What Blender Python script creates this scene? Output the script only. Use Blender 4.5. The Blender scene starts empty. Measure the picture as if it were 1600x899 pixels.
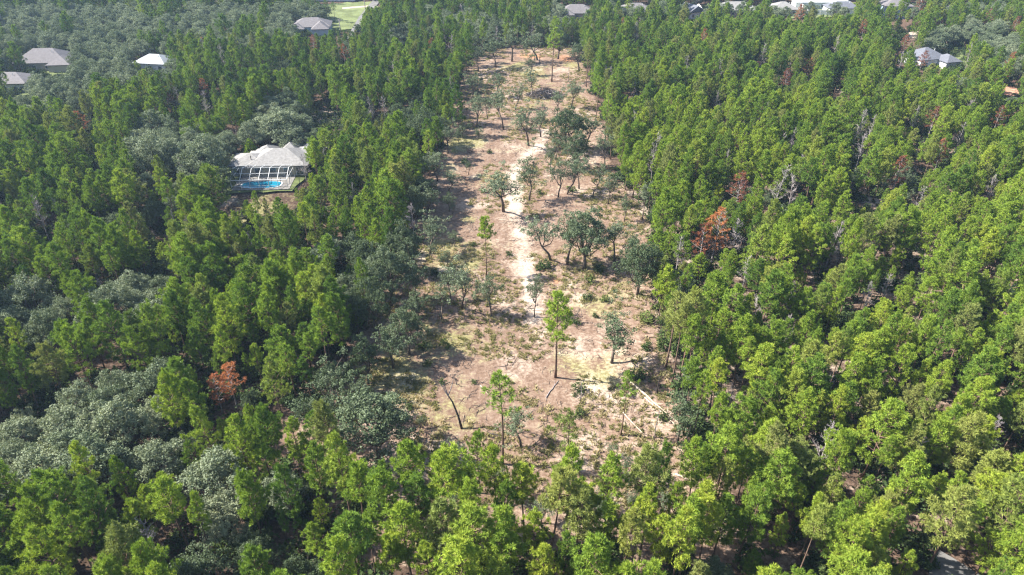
import bpy, math, random
import numpy as np
from mathutils import Vector, Matrix

random.seed(7)
R = math.radians
SC = bpy.context.scene
COL = SC.collection

# ------------------------------------------------------------------ camera
H = 75.0                      # drone height in metres
PITCH = 33.0                  # degrees below the horizon
FPX = 1080.0                  # focal length in pixels of the 1600 px wide photograph
cam_data = bpy.data.cameras.new('camera')
cam_data.sensor_width = 36.0
cam_data.lens = 36.0 * FPX / 1600.0
cam_data.clip_start = 0.5
cam_data.clip_end = 9000.0
cam = bpy.data.objects.new('camera', cam_data)
COL.objects.link(cam)
cam.location = (0, 0, H)
cam.rotation_euler = (R(90 - PITCH), 0, 0)
SC.camera = cam

# ------------------------------------------------------------------ world, sun, exposure
SUN_EL = 44.0
SHADOW_DIR = (1.0, -0.10)     # shadows fall to +x, a little towards the camera
wd = bpy.data.worlds.new('World')
SC.world = wd
wd.use_nodes = True
nt = wd.node_tree
nt.nodes.clear()
out = nt.nodes.new('ShaderNodeOutputWorld')
bg = nt.nodes.new('ShaderNodeBackground')
sky = nt.nodes.new('ShaderNodeTexSky')
sky.sky_type = 'NISHITA'
sky.sun_disc = False
sky.sun_elevation = R(SUN_EL)
sx, sy = -SHADOW_DIR[0], -SHADOW_DIR[1]
sky.sun_rotation = math.atan2(sx, sy)
sky.air_density = 1.0
sky.dust_density = 1.2
sky.ozone_density = 1.0
bg.inputs['Strength'].default_value = 0.09
nt.links.new(sky.outputs[0], bg.inputs['Color'])
nt.links.new(bg.outputs[0], out.inputs['Surface'])

sun_data = bpy.data.lights.new('sun', 'SUN')
sun_data.energy = 5.0
sun_data.angle = R(0.5)
sun_data.color = (1.0, 0.955, 0.88)
sun = bpy.data.objects.new('sun', sun_data)
COL.objects.link(sun)
l = math.hypot(*SHADOW_DIR)
sd = Vector((SHADOW_DIR[0] / l * math.cos(R(SUN_EL)), SHADOW_DIR[1] / l * math.cos(R(SUN_EL)), -math.sin(R(SUN_EL))))
sun.rotation_euler = sd.to_track_quat('-Z', 'Y').to_euler()
sun.location = (-200, 0, 300)

SC.view_settings.view_transform = 'Standard'
SC.view_settings.look = 'None'
SC.view_settings.exposure = 1.84
SC.view_settings.gamma = 1.0
SC.render.engine = 'CYCLES'
cy = SC.cycles
cy.max_bounces = 5
cy.diffuse_bounces = 3
cy.glossy_bounces = 2
cy.transmission_bounces = 3
cy.transparent_max_bounces = 8
cy.volume_bounces = 0
cy.use_denoising = True
cy.denoiser = 'OPENIMAGEDENOISE'
cy.denoising_input_passes = 'RGB_ALBEDO_NORMAL'
cy.denoising_prefilter = 'NONE'
cy.caustics_reflective = False
cy.caustics_refractive = False
cy.sample_clamp_indirect = 3.0
cy.pixel_filter_type = 'BLACKMAN_HARRIS'
cy.filter_width = 1.25

HAZE_DENSITY = 0.00014
HAZE_COLOR = (0.52, 0.73, 1.0)

# ------------------------------------------------------------------ projection helpers (photo pixel <-> ground point)
CP, SP = math.cos(R(PITCH)), math.sin(R(PITCH))

def ground(px, py, z=0.0):
    """World point at height z that the photograph shows at pixel (px, py)."""
    a, b = (px - 800.0) / FPX, (449.5 - py) / FPX
    d = (a, CP + b * SP, -SP + b * CP)
    t = (H - z) / -d[2]
    return Vector((d[0] * t, d[1] * t, z))

def project(x, y, z):
    """Pixel and depth of a world point (numpy friendly)."""
    dz = z - H
    depth = y * CP - dz * SP
    up = y * SP + dz * CP
    return 800.0 + FPX * x / depth, 449.5 - FPX * up / depth, depth

def height_at(px, py, top):
    """Height of a thing that stands at pixel (px, py) and reaches up to pixel row top."""
    g = ground(px, py)
    b = (449.5 - top) / FPX
    d = (CP + b * SP, -SP + b * CP)
    return H + d[1] * (g.y / d[0])

def inside(poly, x, y):
    """Vectorised point in polygon."""
    x = np.asarray(x, float); y = np.asarray(y, float)
    r = np.zeros(np.broadcast(x, y).shape, bool)
    n = len(poly)
    for i in range(n):
        x0, y0 = poly[i]; x1, y1 = poly[(i + 1) % n]
        if y0 == y1:
            continue
        c = ((y0 > y) != (y1 > y)) & (x < (x1 - x0) * (y - y0) / (y1 - y0) + x0)
        r ^= c
    return r

def wpoly(pts, z=0.0):
    return [tuple(ground(px, py, z).xy) for px, py in pts]

# ------------------------------------------------------------------ mesh helpers
class MB:
    """Collects vertices, faces, per-face material slots and one float per face ('var')."""
    def __init__(self):
        self.v = []; self.f = []; self.m = []; self.a = []; self.n = 0
    def add(self, verts, faces, mat=0, var=0.5):
        self.v.append(np.asarray(verts, float).reshape(-1, 3))
        for f in faces:
            self.f.append(tuple(i + self.n for i in f)); self.m.append(mat); self.a.append(var)
        self.n += len(self.v[-1])
    def quads(self, verts4, mat=0, var=None):
        """verts4: (N,4,3) loose quads."""
        k = len(verts4)
        self.v.append(np.asarray(verts4, float).reshape(-1, 3))
        b = self.n + np.arange(k)[:, None] * 4 + np.arange(4)[None, :]
        self.f.extend(map(tuple, b.tolist()))
        self.m.extend([mat] * k)
        self.a.extend([0.5] * k if var is None else list(map(float, var)))
        self.n += k * 4
    def box(self, c, s, mat=0, rot=0.0):
        x, y, z = s[0] / 2, s[1] / 2, s[2] / 2
        p = np.array([(-x, -y, -z), (x, -y, -z), (x, y, -z), (-x, y, -z), (-x, -y, z), (x, -y, z), (x, y, z), (-x, y, z)])
        if rot:
            ca, sa = math.cos(rot), math.sin(rot)
            p = np.stack([p[:, 0] * ca - p[:, 1] * sa, p[:, 0] * sa + p[:, 1] * ca, p[:, 2]], 1)
        self.add(p + np.array(c), [(0, 3, 2, 1), (4, 5, 6, 7), (0, 1, 5, 4), (1, 2, 6, 5), (2, 3, 7, 6), (3, 0, 4, 7)], mat)
    def tube(self, pts, radii, seg=6, mat=0, cap=True):
        pts = [Vector(p) for p in pts]
        vs = []; fs = []
        ref = Vector((0.31, 0.77, 0.2)).normalized()
        for i, p in enumerate(pts):
            t = (pts[min(i + 1, len(pts) - 1)] - pts[max(i - 1, 0)])
            t = t.normalized() if t.length > 1e-9 else Vector((0, 0, 1))
            u = t.cross(ref)
            if u.length < 1e-3:
                u = t.cross(Vector((1, 0, 0)))
            u.normalize(); w = t.cross(u)
            for k in range(seg):
                a = 2 * math.pi * k / seg
                vs.append(p + (u * math.cos(a) + w * math.sin(a)) * radii[i])
        for i in range(len(pts) - 1):
            for k in range(seg):
                k2 = (k + 1) % seg
                fs.append((i * seg + k, i * seg + k2, (i + 1) * seg + k2, (i + 1) * seg + k))
        if cap:
            fs.append(tuple(range(seg))[::-1]); fs.append(tuple((len(pts) - 1) * seg + k for k in range(seg)))
        self.add([tuple(v) for v in vs], fs, mat)
    def mesh(self, name, mats, smooth=False):
        me = bpy.data.meshes.new(name)
        v = np.concatenate(self.v) if self.v else np.zeros((0, 3))
        me.from_pydata(v.tolist(), [], self.f)
        for m in mats:
            me.materials.append(m)
        me.polygons.foreach_set('material_index', self.m)
        at = me.attributes.new('var', 'FLOAT', 'FACE')
        at.data.foreach_set('value', self.a)
        if smooth:
            me.polygons.foreach_set('use_smooth', [True] * len(me.polygons))
        me.update()
        return me

def link(name, me, parent=None, loc=None, rot=0.0, scale=None):
    o = bpy.data.objects.new(name, me)
    COL.objects.link(o)
    if parent is not None:
        o.parent = parent
    if loc is not None:
        o.location = loc
    if rot:
        o.rotation_euler = (0, 0, rot)
    if scale is not None:
        o.scale = scale
    return o

def build(name, mb, mats, parent=None, loc=None, rot=0.0, smooth=False):
    return link(name, mb.mesh(name, mats if isinstance(mats, (list, tuple)) else [mats], smooth), parent, loc, rot)

def thing(name, label, cat, loc=(0, 0, 0), rot=0.0, group=None):
    o = bpy.data.objects.new(name, None)
    o.empty_display_size = 0.5
    COL.objects.link(o)
    o.location = loc
    o.rotation_euler = (0, 0, rot)
    tag(o, label, cat, group)
    return o

def tag(o, label, cat, group=None):
    o['label'] = label; o['category'] = cat
    if group:
        o['group'] = group
    return o

# ------------------------------------------------------------------ materials
def newmat(name):
    m = bpy.data.materials.new(name)
    m.use_nodes = True
    m.node_tree.nodes.clear()
    return m, m.node_tree.nodes, m.node_tree.links

def ramp(N, stops, interp='LINEAR'):
    r = N.new('ShaderNodeValToRGB')
    r.color_ramp.interpolation = interp
    e = r.color_ramp.elements
    while len(e) < len(stops):
        e.new(0.5)
    for el, (p, c) in zip(e, stops):
        el.position = p; el.color = (*c, 1)
    return r

def noise(N, L, scale, detail=4, rough=0.55, vec=None, dist=0.0):
    n = N.new('ShaderNodeTexNoise')
    n.inputs['Scale'].default_value = scale
    n.inputs['Detail'].default_value = detail
    n.inputs['Roughness'].default_value = rough
    n.inputs['Distortion'].default_value = dist
    if vec is not None:
        L.new(vec, n.inputs['Vector'])
    return n

def math_node(N, L, op, a, b=None, clamp=False):
    n = N.new('ShaderNodeMath'); n.operation = op; n.use_clamp = clamp
    for i, x in enumerate((a, b)):
        if x is None:
            continue
        if isinstance(x, (int, float)):
            n.inputs[i].default_value = x
        else:
            L.new(x, n.inputs[i])
    return n.outputs[0]

def mix_col(N, L, fac, a, b, mode='MIX'):
    n = N.new('ShaderNodeMix'); n.data_type = 'RGBA'; n.blend_type = mode
    for sock, x in ((n.inputs[0], fac), (n.inputs[6], a), (n.inputs[7], b)):
        if isinstance(x, (int, float)):
            sock.default_value = x
        elif isinstance(x, tuple):
            sock.default_value = (*x, 1)
        else:
            L.new(x, sock)
    return n.outputs[2]

def foliage(name, stops, trans=0.35, gloss=0.0, spread=0.35, olive=None):
    """Leaf colour from the tree's own tint (custom property / instance attribute), a random share per tree and per clump."""
    m, N, L = newmat(name)
    tint = N.new('ShaderNodeAttribute'); tint.attribute_type = 'INSTANCER'; tint.attribute_name = 'tint'
    var = N.new('ShaderNodeAttribute'); var.attribute_type = 'GEOMETRY'; var.attribute_name = 'var'
    info = N.new('ShaderNodeObjectInfo')
    a = math_node(N, L, 'MULTIPLY_ADD', var.outputs['Fac'], spread)
    a.node.inputs[2].default_value = -spread / 2
    b = math_node(N, L, 'ADD', tint.outputs['Fac'], a)
    c = math_node(N, L, 'MULTIPLY_ADD', info.outputs['Random'], 0.16)
    c.node.inputs[2].default_value = -0.08
    f = math_node(N, L, 'ADD', b, c, True)
    rp = ramp(N, stops)
    L.new(f, rp.inputs[0])
    leafc = rp.outputs[0]
    if olive:                                   # now and then a duller, thinner-needled tree
        mr = N.new('ShaderNodeMapRange'); mr.inputs['From Min'].default_value = 0.80; mr.inputs['From Max'].default_value = 1.0; mr.inputs['To Max'].default_value = 0.75
        L.new(info.outputs['Random'], mr.inputs['Value'])
        leafc = mix_col(N, L, mr.outputs[0], leafc, olive)
    tr = N.new('ShaderNodeBsdfTranslucent')
    ms = N.new('ShaderNodeMixShader'); ms.inputs[0].default_value = trans
    o = N.new('ShaderNodeOutputMaterial')
    if gloss:
        d = N.new('ShaderNodeBsdfPrincipled')
        d.inputs['Roughness'].default_value = 0.5
        d.inputs['Specular IOR Level'].default_value = gloss
        L.new(leafc, d.inputs['Base Color'])
    else:
        d = N.new('ShaderNodeBsdfDiffuse')
        L.new(leafc, d.inputs['Color'])
    warm = mix_col(N, L, 1.0, leafc, (1.0, 1.0, 0.55), 'MULTIPLY')
    L.new(warm, tr.inputs['Color'])
    L.new(d.outputs[0], ms.inputs[1]); L.new(tr.outputs[0], ms.inputs[2]); L.new(ms.outputs[0], o.inputs['Surface'])
    return m

def plain(name, col, rough=0.8, var=0.15, scale=2.0, spec=0.3, bump=0.0, metal=0.0):
    m, N, L = newmat(name)
    tc = N.new('ShaderNodeTexCoord')
    n = noise(N, L, scale, 5, 0.6, tc.outputs['Object'])
    lo = tuple(max(0, c * (1 - var)) for c in col); hi = tuple(min(1, c * (1 + var)) for c in col)
    rp = ramp(N, [(0.3, lo), (0.7, hi)])
    L.new(n.outputs[0], rp.inputs[0])
    d = N.new('ShaderNodeBsdfPrincipled')
    d.inputs['Roughness'].default_value = rough
    d.inputs['Specular IOR Level'].default_value = spec
    d.inputs['Metallic'].default_value = metal
    L.new(rp.outputs[0], d.inputs['Base Color'])
    if bump:
        bp = N.new('ShaderNodeBump'); bp.inputs['Strength'].default_value = bump
        L.new(n.outputs[0], bp.inputs['Height']); L.new(bp.outputs[0], d.inputs['Normal'])
    o = N.new('ShaderNodeOutputMaterial')
    L.new(d.outputs[0], o.inputs['Surface'])
    return m

M = {}
M['pine'] = foliage('pine_needles', [(0.0, (0.040, 0.086, 0.022)), (0.35, (0.112, 0.188, 0.034)), (0.65, (0.215, 0.300, 0.040)), (1.0, (0.33, 0.375, 0.052))], 0.27, olive=(0.21, 0.205, 0.09))
M['oak'] = foliage('oak_leaves', [(0.0, (0.042, 0.066, 0.028)), (0.4, (0.090, 0.120, 0.062)), (0.7, (0.158, 0.190, 0.118)), (1.0, (0.23, 0.255, 0.155))], 0.24, 0.08, 0.4)
M['brown'] = foliage('dead_needles', [(0.0, (0.17, 0.075, 0.06)), (0.5, (0.33, 0.125, 0.065)), (1.0, (0.46, 0.20, 0.085))], 0.3, spread=0.6)
M['shrub'] = foliage('shrub_leaves', [(0.0, (0.03, 0.05, 0.02)), (0.5, (0.07, 0.10, 0.035)), (1.0, (0.15, 0.18, 0.05))], 0.25)
M['grass'] = foliage('grass_blades', [(0.0, (0.12, 0.13, 0.045)), (0.5, (0.27, 0.25, 0.11)), (1.0, (0.43, 0.35, 0.22))], 0.3)
M['bark'] = plain('bark', (0.10, 0.078, 0.062), 0.95, 0.45, 3.0, 0.1, 0.4)
M['pinebark'] = plain('pine_bark', (0.13, 0.085, 0.062), 0.95, 0.45, 3.0, 0.1, 0.4)
M['greywood'] = plain('grey_dead_wood', (0.25, 0.22, 0.215), 0.9, 0.3, 2.0, 0.1)
M['palewood'] = plain('pale_bare_wood', (0.40, 0.33, 0.255), 0.85, 0.25, 1.5, 0.1)
M['straw_stick'] = plain('tan_dead_stick', (0.21, 0.16, 0.125), 0.95, 0.4, 2.0, 0.1)
M['charwood'] = plain('dark_burnt_wood', (0.055, 0.045, 0.04), 0.95, 0.4, 2.0, 0.1)
M['brush'] = plain('brush_wood', (0.075, 0.058, 0.05), 0.95, 0.45, 2.0, 0.1)
M['shingle_light'] = plain('light_grey_shingles', (0.185, 0.178, 0.17), 0.9, 0.25, 1.6, 0.2)
M['shingle_brown'] = plain('tan_shingles', (0.125, 0.115, 0.117), 0.85, 0.18, 1.2, 0.2)
M['shingle_grey'] = plain('grey_shingles', (0.105, 0.11, 0.128), 0.85, 0.16, 1.2, 0.2)
M['metal_roof'] = plain('pale_metal_roof', (0.19, 0.205, 0.22), 0.6, 0.12, 0.8, 0.5)
M['stucco'] = plain('beige_stucco', (0.36, 0.32, 0.25), 0.9, 0.06, 2.0, 0.2)
M['white'] = plain('white_paint', (0.58, 0.58, 0.57), 0.6, 0.04, 1.0, 0.3)
M['blue'] = plain('pale_blue_siding', (0.28, 0.35, 0.40), 0.8, 0.06, 1.0, 0.3)
M['glass'] = plain('dark_window_glass', (0.03, 0.04, 0.05), 0.1, 0.2, 1.0, 0.7)
M['concrete'] = plain('pale_concrete', (0.22, 0.205, 0.185), 0.9, 0.2, 1.0, 0.2)
M['asphalt'] = plain('worn_asphalt', (0.13, 0.125, 0.12), 0.9, 0.35, 0.6, 0.2)
M['sandroad'] = plain('pale_sand_road', (0.30, 0.25, 0.20), 0.95, 0.18, 0.5, 0.1)
M['lawn'] = plain('mown_lawn', (0.10, 0.12, 0.045), 0.95, 0.4, 0.3, 0.1)
M['meadow'] = plain('dry_meadow', (0.115, 0.135, 0.055), 0.95, 0.4, 0.15, 0.1)
M['redclay'] = plain('reddish_bare_earth', (0.38, 0.20, 0.13), 0.95, 0.25, 0.3, 0.1)
M['darkcage'] = plain('dark_bronze_frame', (0.05, 0.05, 0.05), 0.6, 0.1, 1.0, 0.4)

m, N, L = newmat('pool_water')
d = N.new('ShaderNodeBsdfPrincipled'); d.inputs['Base Color'].default_value = (0.02, 0.27, 0.40, 1)
d.inputs['Roughness'].default_value = 0.08
tc = N.new('ShaderNodeTexCoord'); n_ = noise(N, L, 2.5, 3, 0.5, tc.outputs['Object'])
bp = N.new('ShaderNodeBump'); bp.inputs['Strength'].default_value = 0.15
L.new(n_.outputs[0], bp.inputs['Height']); L.new(bp.outputs[0], d.inputs['Normal'])
o_ = N.new('ShaderNodeOutputMaterial'); L.new(d.outputs[0], o_.inputs['Surface'])
M['pool'] = m

m, N, L = newmat('insect_screen')          # fine dark mesh: partly see-through
tr = N.new('ShaderNodeBsdfTransparent'); df = N.new('ShaderNodeBsdfDiffuse'); df.inputs['Color'].default_value = (0.03, 0.035, 0.04, 1)
ms = N.new('ShaderNodeMixShader'); ms.inputs[0].default_value = 0.22
o_ = N.new('ShaderNodeOutputMaterial')
L.new(tr.outputs[0], ms.inputs[1]); L.new(df.outputs[0], ms.inputs[2]); L.new(ms.outputs[0], o_.inputs['Surface'])
M['screen'] = m

# ground: straw, litter, sand and grass sorted by painted masks that noise breaks up
m, N, L = newmat('ground_soil')
tc = N.new('ShaderNodeTexCoord'); P = tc.outputs['Object']
def gattr(n):
    a = N.new('ShaderNodeAttribute'); a.attribute_type = 'GEOMETRY'; a.attribute_name = n
    return a.outputs['Fac']
n_big = noise(N, L, 0.045, 5, 0.6, P); n_mid = noise(N, L, 0.28, 6, 0.65, P); n_fine = noise(N, L, 1.6, 6, 0.7, P, 0.3); n_grit = noise(N, L, 5.0, 3, 0.7, P)
mp = N.new('ShaderNodeMapping'); mp.inputs['Scale'].default_value = (1.0, 0.16, 1.0); mp.inputs['Rotation'].default_value = (0, 0, R(-2)); L.new(P, mp.inputs['Vector'])
n_streak = noise(N, L, 0.9, 5, 0.65, mp.outputs[0])
litter = ramp(N, [(0.28, (0.035, 0.025, 0.018)), (0.5, (0.085, 0.057, 0.042)), (0.66, (0.16, 0.11, 0.082)), (0.8, (0.28, 0.21, 0.165))])
L.new(n_fine.outputs[0], litter.inputs[0])
straw = ramp(N, [(0.33, (0.052, 0.033, 0.025)), (0.42, (0.122, 0.079, 0.056)), (0.52, (0.193, 0.129, 0.093)), (0.62, (0.272, 0.200, 0.150)), (0.74, (0.40, 0.34, 0.275))])
sm = math_node(N, L, 'MULTIPLY_ADD', n_fine.outputs[0], 0.55); L.new(math_node(N, L, 'MULTIPLY', n_mid.outputs[0], 0.30), sm.node.inputs[2])
sm2 = math_node(N, L, 'MULTIPLY_ADD', n_streak.outputs[0], 0.22); L.new(sm, sm2.node.inputs[2])
L.new(sm2, straw.inputs[0])
sandc = ramp(N, [(0.3, (0.33, 0.25, 0.185)), (0.5, (0.47, 0.385, 0.31)), (0.75, (0.60, 0.53, 0.45))])
L.new(n_grit.outputs[0], sandc.inputs[0])
grassc = ramp(N, [(0.3, (0.10, 0.095, 0.036)), (0.5, (0.215, 0.195, 0.085)), (0.75, (0.36, 0.315, 0.18))])
L.new(n_fine.outputs[0], grassc.inputs[0])
def thresh(mask, nz, lo, hi, amount=0.9):
    t = math_node(N, L, 'SUBTRACT', nz, 0.5)
    t = math_node(N, L, 'MULTIPLY_ADD', t, amount); L.new(mask, t.node.inputs[2])
    mr = N.new('ShaderNodeMapRange'); mr.interpolation_type = 'SMOOTHSTEP'
    mr.inputs['From Min'].default_value = lo; mr.inputs['From Max'].default_value = hi
    L.new(t, mr.inputs['Value'])
    return mr.outputs[0]
mixed = math_node(N, L, 'ADD', math_node(N, L, 'MULTIPLY', n_mid.outputs[0], 0.55), math_node(N, L, 'MULTIPLY', n_fine.outputs[0], 0.45))
c = mix_col(N, L, thresh(gattr('clear'), mixed, 0.40, 0.60, 1.0), litter.outputs[0], straw.outputs[0])
c = mix_col(N, L, thresh(gattr('grass'), mixed, 0.50, 0.95, 2.6), c, grassc.outputs[0])
c = mix_col(N, L, thresh(gattr('sand'), mixed, 0.32, 1.15, 2.3), c, sandc.outputs[0])
c = mix_col(N, L, thresh(gattr('red'), mixed, 0.5, 0.8, 1.6), c, (0.40, 0.205, 0.115))
d = N.new('ShaderNodeBsdfDiffuse'); d.inputs['Roughness'].default_value = 0.6
c = mix_col(N, L, 1.0, c, (0.98, 0.98, 0.97), 'MULTIPLY')
L.new(c, d.inputs['Color'])
bp = N.new('ShaderNodeBump'); bp.inputs['Strength'].default_value = 0.55; bp.inputs['Distance'].default_value = 0.25
L.new(n_fine.outputs[0], bp.inputs['Height']); L.new(bp.outputs[0], d.inputs['Normal'])
o_ = N.new('ShaderNodeOutputMaterial'); L.new(d.outputs[0], o_.inputs['Surface'])
M['ground'] = m

# ------------------------------------------------------------------ layout of the place (outlines given as photo pixels of the ground)
CLEAR_PX = [(600, 828), (560, 790), (520, 735), (430, 715), (415, 660), (520, 640), (545, 570), (575, 505), (612, 440), (650, 370), (668, 300),
            (688, 240), (700, 190), (722, 130), (742, 84), (800, 74), (900, 76), (922, 130), (944, 200), (958, 280), (1012, 340), (1022, 430),
            (1022, 500), (1048, 570), (1072, 650), (1092, 715), (1085, 790), (1040, 828)]
CLEARING = wpoly(CLEAR_PX)
LOT_PX = [(340, 345), (344, 300), (352, 258), (400, 247), (495, 246), (498, 262), (460, 320), (445, 345)]
LOT = wpoly(LOT_PX)
# pixel windows (x0, y0, x1, y1) through which the photo shows a roof or bare ground: no taller tree stands in that line of sight
WINDOWS = [(362, 226, 470, 291), (30, 88, 98, 110), (0, 120, 34, 142), (224, 95, 250, 106), (468, 38, 508, 52), (505, 8, 562, 46), (545, 28, 562, 42),
           (888, 19, 912, 26), (982, 17, 1004, 24), (1083, 15, 1096, 28), (1134, 11, 1166, 23), (1214, 12, 1234, 22), (1243, 5, 1336, 22), (1385, 8, 1416, 28),
           (1438, 73, 1480, 97), (1484, 86, 1514, 103), (1578, 134, 1600, 146), (490, 170, 520, 196), (1338, 292, 1380, 322), (1424, 398, 1448, 424),
           (1268, 424, 1292, 440), (230, 354, 244, 370), (1306, 130, 1320, 150), (62, 352, 74, 372), (1402, 52, 1436, 60), (1448, 878, 1490, 899),
           (345, 310, 370, 330), (560, 2, 590, 10), (1396, 752, 1410, 764), (1210, 868, 1245, 880)]
W_D = [ground((w[0] + w[2]) / 2, w[3]).y + 4 for w in WINDOWS]

OAK_POLYS = [([(0, 0), (540, 0), (500, 30), (462, 60), (330, 75), (255, 118), (140, 140), (0, 182)], 0.85),
             ([(560, 25), (740, 0), (905, 0), (900, 32), (800, 46), (705, 36), (620, 50)], 0.65),
             ([(1440, 40), (1600, 0), (1600, 140), (1545, 135), (1490, 112)], 0.75),
             ([(900, 0), (1600, 0), (1600, 12), (900, 14)], 0.8)]
OAK_SPOTS = [(110, 650, 110, .95), (30, 690, 90, .9), (190, 610, 60, .8), (345, 735, 48, .95), (425, 752, 42, .95), (60, 478, 60, .9), (232, 432, 50, .9), (180, 455, 40, .8),
             (540, 385, 55, .75), (600, 430, 60, .85), (560, 430, 50, .7), (630, 520, 45, .9), (560, 470, 40, .5), (250, 225, 60, .9), (335, 235, 50, .95), (440, 190, 60, 1.0),
             (400, 215, 40, .9), (150, 110, 60, .6), (110, 165, 50, .5), (640, 335, 40, .8), (650, 290, 40, .7), (660, 170, 40, .6), (1160, 890, 60, .95), (1240, 870, 40, .6), (300, 880, 60, .5),
             (1130, 260, 60, .35), (1590, 575, 30, .9), (1180, 240, 60, .35), (1500, 560, 40, .3), (650, 610, 30, .6), (520, 610, 40, .5), (1050, 660, 30, .8), (20, 590, 40, .4),
             (1560, 110, 60, .6), (1320, 245, 30, .4), (780, 60, 60, .4), (1400, 270, 40, .4), (940, 230, 30, .35), (1000, 400, 30, .7)]
OPEN_PX = [[(505, 50), (512, 30), (470, 26), (420, 32), (470, 12), (520, 4), (585, 2), (592, 16), (560, 46)], [(535, 62), (552, 62), (572, 30), (604, 0), (590, 0), (556, 28)],
           [(1470, 112), (1475, 78), (1500, 74), (1530, 84), (1525, 112)], [(1232, 34), (1238, 4), (1345, 3), (1350, 32)], [(1085, 26), (1090, 12), (1240, 10), (1240, 26)], [(1340, 24), (1345, 8), (1440, 10), (1430, 30)],
           [(1562, 152), (1570, 130), (1640, 124), (1650, 156)], [(1400, 64), (1400, 50), (1440, 48), (1440, 62)], [(484, 205), (488, 172), (525, 164), (518, 200)],
           [(1446, 960), (1450, 900), (1458, 872), (1478, 878), (1510, 920), (1520, 960)]]
PLOTS = [(66, 112, 19, 12), (4, 146, 18, 10), (236, 113, 13, 9), (487, 54, 17, 11), (902, 32, 17, 11), (994, 29, 16, 11), (1088, 30, 9, 10), (1152, 27, 20, 12), (1226, 26, 13, 11), (1318, 24, 15, 9), (1284, 15, 28, 9), (1400, 30, 14, 11), (1456, 106, 12, 11), (1488, 30, 11, 9), (520, 3, 24, 12), (1565, 5, 22, 11)]
def oak_share(u, v):
    p = 0.07 if u > 850 else 0.20
    for poly, s in OAK_POLYS:
        if inside(poly, u, v):
            p = max(p, s)
    for x, y, r, s in OAK_SPOTS:
        d = math.hypot((u - x), (v - y) * 1.25) / r
        if d < 1:
            p = max(p, s)
    return p

# ------------------------------------------------------------------ ground
rng = np.random.default_rng(11)
def fbm(x, y, s, seed):
    """Cheap smooth value noise on numpy arrays, 0..1."""
    r = np.zeros_like(x); amp = 0.5; tot = 0
    for k in range(4):
        q = np.random.default_rng(seed + k); tab = q.random((64, 64))
        fx = x / s * 2 ** k + 1000; fy = y / s * 2 ** k + 1000
        ix = np.floor(fx).astype(int); iy = np.floor(fy).astype(int); tx = fx - ix; ty = fy - iy
        tx = tx * tx * (3 - 2 * tx); ty = ty * ty * (3 - 2 * ty)
        g = lambda a, b: tab[a % 64, b % 64]
        r += amp * ((g(ix, iy) * (1 - tx) + g(ix + 1, iy) * tx) * (1 - ty) + (g(ix, iy + 1) * (1 - tx) + g(ix + 1, iy + 1) * tx) * ty)
        tot += amp; amp *= 0.5
    return r / tot

TRACK_PX = [(838, 500), (834, 470), (826, 430), (818, 395), (812, 360), (806, 330), (801, 300), (803, 275), (812, 252), (828, 238), (845, 225), (852, 205)]
TRACK = [ground(*p).xy for p in TRACK_PX]
def dist_line(x, y, line):
    d = np.full(x.shape, 1e9)
    for a, b in zip(line[:-1], line[1:]):
        ax, ay = a; dx, dy = b[0] - a[0], b[1] - a[1]
        t = np.clip(((x - ax) * dx + (y - ay) * dy) / (dx * dx + dy * dy), 0, 1)
        d = np.minimum(d, np.hypot(x - ax - t * dx, y - ay - t * dy))
    return d

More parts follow.
